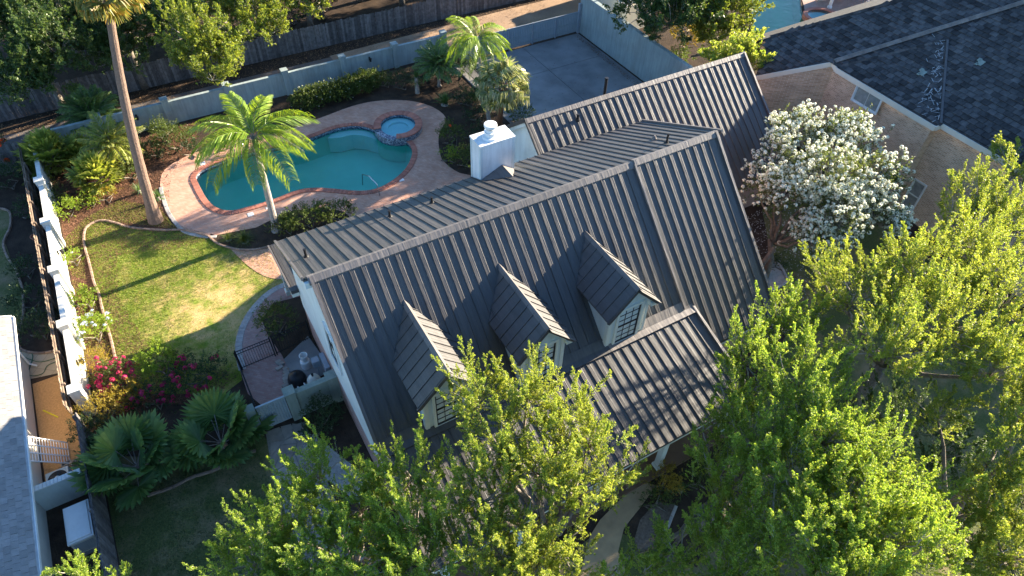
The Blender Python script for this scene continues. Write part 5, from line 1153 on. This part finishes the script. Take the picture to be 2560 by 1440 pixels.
shrub('broad dark shrub between fan palm and driveway', at(1292, 305), (.9, .9, .7), L_hedge, 8)
shrub('low dark shrub in the bed under the tall palms', at(1195, 300), (.9, .7, .35), L_dark, 8)
shrub('dark foliage filling the corner behind the drooping palm', at(1150, 190), (1.3, .9, .7), L_dark, 7)
shrub('fern-like bright shrub by the cream wall, upper one', at(170, 535), (.8, .6, .4), L_lime, 9)
shrub('bright low shrub at the mulch edge right of the fern-like one', at(225, 510), (.7, .5, .28), L_lime, 8)
shrub('thin olive shrub under the sunlit fan palms', at(265, 500), (.6, .5, .3), L_gold, 7)
shrub('small yellow-green shrub with white blooms beneath the wall lantern', at(184, 655), (.55, .4, .3), L_lime, 11, flower=(m_petal, .03, .05, .04))
shrub('bright green shrub spilling over the lawn curb by the cream wall', at(220, 762), (.75, .5, .42), L_lime, 10)
shrub('light green shrub with pale blue flowers beside the cream wall', at(240, 845), (.85, .7, .65), L_lime, 10, flower=(m_blue, .10, .07, .035))
shrub('golden feathery shrub below the pale blue flowering one', at(246, 935), (.7, .65, .65), L_gold, 12, .05)
BG = dict(flower=(m_pink, .20, .10, .05))
shrub('bougainvillea with bright magenta bracts in the sun beside the golden shrub', at(305, 965), (.75, .7, .7), L_hedge, 9, **BG)
shrub('bougainvillea in the shade of the house with scattered dark pink bracts', at(500, 960), (1.3, .75, .6), L_dark, 8, name='shrub', flower=(m_pink, .13, .10, .05))
shrub('low bougainvillea sprawl with crimson bracts behind the fan palms', at(390, 1010), (1.0, .7, .5), L_dark, 8, flower=(m_pink, .12, .10, .05))
shrub('airy lime-green bush rising behind the magenta bracts', at(408, 930), (.75, .7, .85), L_lime, 8, .08)
shrub('dark golden-tipped hedge at the end of the cream wall', at(268, 1055), (.95, .8, .8), L_gold, 8, .05, name='hedge')
shrub('dark green mass below the bougainvillea, left of the fan palms', at(250, 1105), (.8, .8, .7), L_dark, 8)
shrub('dark bushy shrub between walkway and house wall', at(700, 830), (.75, .8, .85), L_hedge, 9)
shrub('dark shrub against the stub wall beside the garden gate', at(812, 1060), (.7, .7, .75), L_dark, 9)
shrub('low groundcover beside the flagstone path by the gate pillar', at(790, 1095), (.5, .5, .3), L_dark, 8)
for px, r, lab in (((70, 690), .7, 'dark shrub in the neighbouring bed beside the terracotta pot'), ((85, 770), .8, 'dark shrub in the neighbouring bed halfway down the fence'), ((110, 840), .95, 'leafy dark shrub at the lower end of the neighbouring bed'), ((85, 545), .7, 'dark shrub in the neighbouring bed near its upper end'), ((30, 470), 1.0, 'large dark bush under the board fence at the far left')):
    shrub(lab, at(*px), (r, r * .8, r * .8), L_dark, 7)
shrub('orange-flowering bush at the far left edge in front of the grey fence', at(2, 420), (.9, .9, 1.3), L_dark, 7, flower=(m_orange, .06, .13, .08))
shrub('olive shrub between porch column and front walkway', at(1655, 1215), (.7, .6, .6), L_gold, 8)
shrub('small dark shrub at the foot of the flowering tree', at(1938, 668), (.4, .35, .25), L_dark, 10)
shrub('golden shrub beyond the tall driveway wall', at(1715, 120), (1.5, 1.3, 1.2), L_gold, 4, .11)
shrub('low green shrubs on the ground beyond the driveway wall', at(1690, 160), (1.2, 1.0, .5), L_hedge, 5, .11)
shrub('white-flowering vine hanging over the long grey fence', at(1010, 8), (2.6, .8, 1.9), L_dark, 4, .12, name='vine', cat='vine', flower=(m_petal, .05, .10, .06))

# ---------------------------------------------------------------- trees
def lp(l): return [(tuple(at(x, y, z)), r) for x, y, z, r in l]
EL = dict(ll=.051, lw=.48, tips=2.9, shoots=22, per=30, low=-.05, slen=.45, up=.75, plume=1.25, bias=(-.05, .22), inner=.25)
def base_under(lumps, dy=0): 
    c = np.mean([np.array(l[0]) for l in lumps], 0); return (c[0], c[1] + dy)
la = lp([(795, 1195, 4.4, 1.0), (705, 1320, 4.4, 1.25), (640, 1410, 4.2, 1.1), (905, 1275, 4.8, 1.2), (850, 1400, 4.8, 1.5), (1030, 1190, 5.8, .95), (1040, 1310, 5.4, 1.35), (1040, 1440, 5.2, 1.5), (720, 1480, 4.2, 1.4)])
tree('leafy young tree at the bottom with sunlit tips reaching over the flagstone path', base_under(la, -.4), .2, 2.4, la, L_elm, **EL)
lb = lp([(1190, 1010, 7.0, .95), (1320, 985, 7.2, 1.0), (1410, 1040, 7.2, .9), (1250, 1110, 7.0, 1.15), (1470, 1110, 6.8, .95), (1350, 1180, 6.6, 1.25), (1200, 1250, 6.3, 1.2), (1440, 1235, 6.2, .9), (1260, 1400, 6.0, 1.3), (1400, 1370, 5.4, 1.0), (1540, 1200, 5.6, .7), (1330, 1440, 5.4, 1.1)])
tree('big leafy tree in front of the dormers, hiding the middle of the porch roof', base_under(lb, -.8), .24, 3.0, lb, L_elm2, **EL)
lc = lp([(1960, 810, 6.0, 1.15), (1870, 905, 6.0, 1.1), (1830, 1010, 5.4, 1.0), (2000, 960, 7.0, 1.4), (1890, 1120, 6.0, 1.35), (2060, 1100, 7.0, 1.5), (1800, 1180, 5.0, 1.0), (2000, 1230, 6.5, 1.4), (1760, 1075, 4.6, .6), (1930, 1330, 5.6, 1.3), (1800, 1330, 4.4, 1.1), (1840, 1440, 4.6, 1.2), (1700, 1400, 3.8, .9), (1610, 1430, 3.4, .7), (1520, 1445, 3.2, .6)])
tree('large bright green tree whose branches reach over the right end of the porch roof', base_under(lc), .26, 3.0, lc, L_elm, **EL)
ld = lp([(2130, 760, 6.6, 1.5), (2290, 700, 7.2, 1.6), (2440, 640, 7.0, 1.5), (2210, 880, 7.6, 1.5), (2370, 830, 7.6, 1.7), (2510, 760, 7.4, 1.6), (2060, 690, 5.6, .8), (2480, 930, 7.2, 1.4)])
tree('broad yellow-green tree crown between the flowering tree and the right edge', base_under(ld), .28, 3.2, ld, L_elm2, **EL)
le = lp([(2450, 500, 6.4, 1.1), (2540, 430, 6.6, 1.2), (2530, 560, 6.4, 1.3), (2570, 330, 6.2, .7), (2390, 545, 5.8, .8)])
tree('tree crown at the right edge in front of the slate roof', base_under(le), .22, 3.0, le, L_elm2, **EL)
lf = lp([(2130, 1270, 7.0, 1.5), (2050, 1400, 6.6, 1.5), (2230, 1390, 6.8, 1.5), (2300, 1270, 6.2, 1.0), (2170, 1160, 7.0, 1.1), (2130, 1480, 6.4, 1.6)])
tree('rounded bright tree crown at the bottom right, left of the dark gap', base_under(lf), .25, 3.0, lf, L_elm, **EL)
lg = lp([(2520, 1150, 6.6, 1.3), (2560, 1040, 6.8, 1.1), (2470, 1270, 5.6, 1.0), (2530, 1390, 5.6, 1.4), (2400, 1400, 5.0, 1.0), (2350, 1040, 6, .7)])
tree('darker tree at the lower right corner with sprays at the edge', base_under(lg), .24, 2.8, lg, L_elm2, **EL)
lh_ = lp([(190, 1440, 3.3, .45), (290, 1470, 3.3, .55), (215, 1500, 3.2, .7)])
tree('small sapling tips poking up at the lower left corner', base_under(lh_), .06, 1.6, lh_, L_elm, **{**EL, 'tips': 3})
lu = lp([(2350, 1130, 2.5, 1.6), (2250, 1050, 2.5, 1.5), (2420, 1250, 2.2, 1.5), (1990, 1060, 2.5, 1.4), (2490, 1390, 2.0, 1.4), (2570, 1450, 2.0, 1.5), (2420, 1340, 2.0, 1.2), (2560, 1250, 2.0, 1.4)])  # low dark lumps added to darken sunlit ground in the gaps
tree('dark undergrowth tree added to darken sunlit ground between the right-hand crowns', base_under(lu), .12, 1.0, lu, L_oak, **{**EL, 'tips': 1.4})
wt = lp([(1990, 345, 5.3, 1.25), (2110, 360, 5.5, 1.35), (1925, 400, 5.0, .9), (2185, 455, 5.2, 1.2), (2060, 450, 5.5, 1.5), (1960, 490, 4.7, 1.05), (2090, 550, 4.3, 1.3), (2190, 555, 4.2, 1.0), (1900, 470, 4.3, .5), (2030, 600, 3.5, .9)])
bw = at(1912, 692)
tree('crooked tree covered in white blossom between the metal roof and the brick house', (bw.x, bw.y), .2, 1.9, wt, L_white, .10, .36, 4.8, 9, 10, .4, .22, .5, 'flowering tree', 'flowering_tree', None, m_bark, True, (m_petal, .85, .085, .045), (.5, .5), -.35, .2, 2)
OK_ = dict(ll=.14, lw=.42, tips=1.7, shoots=18, per=15, slen=.7, up=.3, plume=1.5, inner=.3)
def oak(label, L, leaf, fz=3.0, tr=.22, base=None, **k):
    l = lp(L); tree(label, base or base_under(l), tr, fz, l, leaf, group=None, **{**OK_, **k})
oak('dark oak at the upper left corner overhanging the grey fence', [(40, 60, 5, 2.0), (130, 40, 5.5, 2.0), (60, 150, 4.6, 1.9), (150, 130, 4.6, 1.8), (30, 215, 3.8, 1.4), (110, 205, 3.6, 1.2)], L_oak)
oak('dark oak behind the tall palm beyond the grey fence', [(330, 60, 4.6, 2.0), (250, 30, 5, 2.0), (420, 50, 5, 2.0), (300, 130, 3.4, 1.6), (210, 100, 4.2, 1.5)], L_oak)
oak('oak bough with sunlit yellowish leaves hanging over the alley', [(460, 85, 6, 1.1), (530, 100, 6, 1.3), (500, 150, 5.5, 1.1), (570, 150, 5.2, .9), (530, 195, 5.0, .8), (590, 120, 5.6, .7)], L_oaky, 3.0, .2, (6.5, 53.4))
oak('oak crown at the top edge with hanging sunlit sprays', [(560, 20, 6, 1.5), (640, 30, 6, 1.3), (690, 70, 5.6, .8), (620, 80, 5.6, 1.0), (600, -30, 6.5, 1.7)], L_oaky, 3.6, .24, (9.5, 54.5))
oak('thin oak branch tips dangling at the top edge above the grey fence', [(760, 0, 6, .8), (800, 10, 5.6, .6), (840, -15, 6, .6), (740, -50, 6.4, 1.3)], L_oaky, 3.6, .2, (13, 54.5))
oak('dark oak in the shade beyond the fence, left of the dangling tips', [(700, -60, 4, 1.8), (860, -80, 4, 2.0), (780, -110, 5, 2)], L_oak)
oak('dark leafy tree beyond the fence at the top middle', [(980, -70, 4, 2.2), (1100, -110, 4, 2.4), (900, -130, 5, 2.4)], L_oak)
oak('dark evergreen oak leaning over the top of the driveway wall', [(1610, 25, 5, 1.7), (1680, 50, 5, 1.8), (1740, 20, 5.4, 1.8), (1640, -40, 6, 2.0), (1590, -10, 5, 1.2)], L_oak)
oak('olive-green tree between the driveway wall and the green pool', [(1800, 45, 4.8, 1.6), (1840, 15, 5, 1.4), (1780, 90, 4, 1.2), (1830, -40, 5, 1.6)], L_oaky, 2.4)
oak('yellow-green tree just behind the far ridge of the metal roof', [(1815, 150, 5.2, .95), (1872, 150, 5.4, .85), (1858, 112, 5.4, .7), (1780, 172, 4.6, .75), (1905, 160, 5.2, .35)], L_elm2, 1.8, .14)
BK = dict(tips=.9, shoots=14, per=11, ll=.2)
def W3(l): return [((x, y, z), r) for x, y, z, r in l]
for lab, b_, l in (('dense dark oak crown filling the upper left beyond the fence', (-4, 58), [(-6, 58, 4.5, 2.6), (-2, 57, 4, 2.4), (-9, 62, 5.5, 3), (-3, 62, 6, 3)]),
                   ('dense dark oak crown beyond the fence behind the tall trunk', (3, 58), [(1.5, 57, 3.6, 2.2), (5, 58, 4.2, 2.4), (2, 62, 6, 3), (7, 62, 6, 3)]),
                   ('dark oak crown beyond the fence behind the sunlit bough', (11, 58.5), [(10, 58, 4, 2.3), (14, 59.5, 4.5, 2.6), (11, 63, 6, 3)]),
                   ('shadowy oak beyond the fence at the top middle', (20, 58.5), [(18.5, 59, 4.5, 2.6), (22, 58.5, 5.5, 2.6), (20, 63, 7, 3)]),
                   ('unseen tall oak above the top edge, added to shade the alley', (29, 57), [(26, 57, 7, 2.6), (30, 57.5, 8, 2.8), (33, 56, 6, 2.4)]),  # unseen tree, added to throw shade on alley and back wall
                   ('unseen oak above the top edge, added for its shade behind the driveway gate', (41, 55), [(38, 55, 6, 2.6), (42, 54, 7.5, 3), (45, 56, 7, 3)])):  # unseen as well, added for the shade it casts
    tree(lab, b_, .26, 3.0, W3(l), L_oak, **{**OK_, **BK})
oak('tall oak far beyond the driveway wall, outside the top edge', [(1500, -180, 6, 3.0), (1640, -150, 7, 3.0), (1760, -120, 7, 2.8)], L_oak)

# ---------------------------------------------------------------- fine litter: grass blades, mulch chips
def scatter(name, poly, n, z, mk, m, keep=None):
    xs = [p[0] for p in poly]; ys = [p[1] for p in poly]; P = []
    while len(P) < n:
        X = RG.uniform(min(xs), max(xs), 4000); Y = RG.uniform(min(ys), max(ys), 4000)
        P += [(x, y) for x, y in zip(X, Y) if inpoly(x, y, poly)]
    P = np.array(P[:n]); P = P[keep(P)] if keep else P; n = len(P); P = np.column_stack([P, np.full(n, z)]); o = bpy.data.objects.new(name, quadmesh(name, mk(P, n), m)); COL.objects.link(o); o['kind'] = 'stuff'; return o
def blades(P, n):
    a = RG.uniform(0, 6.283, n); h = RG.uniform(.03, .07, n); w = .008 + .006 * RG.random(n); s = np.column_stack([np.cos(a), np.sin(a), np.zeros(n)]) * w[:, None]
    tip = P + np.column_stack([RG.normal(size=n) * .03, RG.normal(size=n) * .03, h]); return np.stack([P - s, P + s, tip + s * .2, tip - s * .2], 1)
def chips(P, n):
    d = unit(RG.normal(size=(n, 3)) * np.array([1, 1, .35])); e = unit(np.cross(d, np.array([0, 0, 1.]))); l = RG.uniform(.02, .055, (n, 1)); P = P + np.array([0, 0, 1.]) * RG.uniform(.005, .03, (n, 1))
    return np.stack([P - d * l - e * l * .35, P + d * l - e * l * .35, P + d * l + e * l * .35, P - d * l + e * l * .35], 1)
scatter('lawn_grass', lawn, 60000, .012, blades, m_grassblade, keep=lambda P: RG.random(len(P)) < np.clip((np.hypot(P[:, 0] + .9, P[:, 1] - 27.6) - .8) / 3.5, .12, 1))
scatter('mulch_chips', mulch_l, 26000, .006, chips, m_chip)
fpoly = [(-7.6, 21.2), (-4, 19.2), (-1.6, 19), (-1.2, 10), (-7.6, 10)]
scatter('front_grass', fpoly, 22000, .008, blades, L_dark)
ap = [(-12, 46.8), (33, 46.8), (33, 51.7), (-12, 51.7)]
scatter('alley_leaf_litter', ap, 9000, .016, chips, M('dry_leaf', (.36, .22, .11), (.20, .12, .07), 6, .9))
scatter('side_leaf_litter', [(22.6, 12), (30, 12), (33, 20), (22.6, 20)], 2500, .012, chips, m_rock)
scatter('pale_rocks', [(p.x, p.y) for p in ats([(750, 1080), (790, 1090), (850, 1140), (930, 1200), (900, 1260), (820, 1200), (760, 1120)])], 2500, .02, chips, m_rock)

for nm, pl, cnt_ in (('driveway_leaf_litter', [(31.7, 31), (32.2, 31), (32.5, 44), (32.0, 44)], 700), ('driveway_litter', [(22, 32), (32, 32), (32, 44), (22, 44)], 250)):
    scatter(nm, pl, cnt_, .04, chips, m_chip)

bg1 = [(p.x, p.y) for p in ats([(215, 545), (300, 500), (400, 520), (430, 560), (520, 590), (450, 575), (330, 560), (250, 555), (205, 600), (215, 700), (180, 690), (160, 600)])]
scatter('bed_grass', bg1, 9000, .006, blades, m_grassblade)
bg2 = [(p.x, p.y) for p in ats([(180, 700), (240, 720), (262, 800), (290, 930), (230, 900)])]
scatter('bed_grass', bg2, 3000, .006, blades, m_grassblade)
for px, r, lab in (((735, 62), 1.7, 'dark shrub added for shadow beyond the fence under the hanging boughs'), ((815, 30), 1.9, 'dark shrub added for shadow beyond the fence right of the hanging boughs'), ((900, 5), 1.9, 'dark shrub added for shadow beyond the fence near the white vine'), ((640, 95), 1.6, 'dark shrub added for shadow beyond the fence behind the sunlit bough')):
    shrub(lab, at(*px), (r, r, r * .9), L_dark, 2.2, .13)  # dark shrubs added so the sunlit woodland floor reads as shadow

for px, r, L_, lab in (((345, 400), .8, L_dark, 'dark shrub in the bed just right of the arching feather palm'), ((480, 388), .6, L_dark, 'small dark shrub right of the round bush by the back wall'), ((410, 345), .8, L_hedge, 'green shrub against the back wall behind the round bush'),
                       ((1072, 200), .8, L_dark, 'dark shrub between the yucca and the drooping palm'), ((1165, 262), .8, L_dark, 'dark shrub right of the strappy clump'), ((1205, 262), .9, L_hedge, 'green shrub under the shaggy fan palm, on its left'), ((1180, 345), .6, L_dark, 'low dark shrub between orange-flowered shrub and palm trunks'),
                       ((118, 455), .7, L_fany, 'yellowish low shrub at the foot of the cream wall under the fan palms'), ((150, 500), .6, L_hedge, 'green shrub by the cream wall above the fern-like one'), ((330, 445), .55, L_hedge, 'low green shrub left of the tall trunk'), ((960, 215), .6, L_hedge, 'green shrub between the long hedge and the greyish bush'),
                       ((1640, 1262), .5, L_hedge, 'green shrub on the pale rocks beside the front walkway'), ((1745, 1210), .7, L_hedge, 'green shrub near the agave by the porch'), ((330, 1010), .8, L_gold, 'golden shrub between the magenta bracts and the fan palms'), ((450, 920), .6, L_hedge, 'green shrub at the shaded end of the lawn')):
    shrub(lab, at(*px), (r, r * .85, r * .75), L_, 9)

# things of one kind share a group
GR = {'shrub': 'garden shrubs', 'tree': 'leafy trees around the house', 'palm': 'garden palms', 'yucca': 'spiky rosette plants', 'ornamental grass': 'long-bladed grass clumps', 'curb': 'garden edgings', 'fence': 'fences around the plot',
      'wall lamp': 'black wall lanterns', 'cinder block': 'cinder blocks by the air conditioner', 'pool filter': 'pool filter tanks', 'wall': 'garden walls', 'gate': 'garden and driveway gates', 'house': 'houses of the street',
      'hedge': 'clipped hedges', 'handrail': 'steel pool rails', 'electrical box': 'electrical boxes by the pool equipment', 'swimming pool': 'swimming pools', 'spa': 'round spas'}
cnt_c = {}
for o in bpy.data.objects:
    if o.parent is None and 'category' in o: cnt_c.setdefault(o['category'], []).append(o)
for c, l in cnt_c.items():
    if len(l) > 1 and c in GR:
        for o in l:
            if 'group' not in o: o['group'] = GR[c]
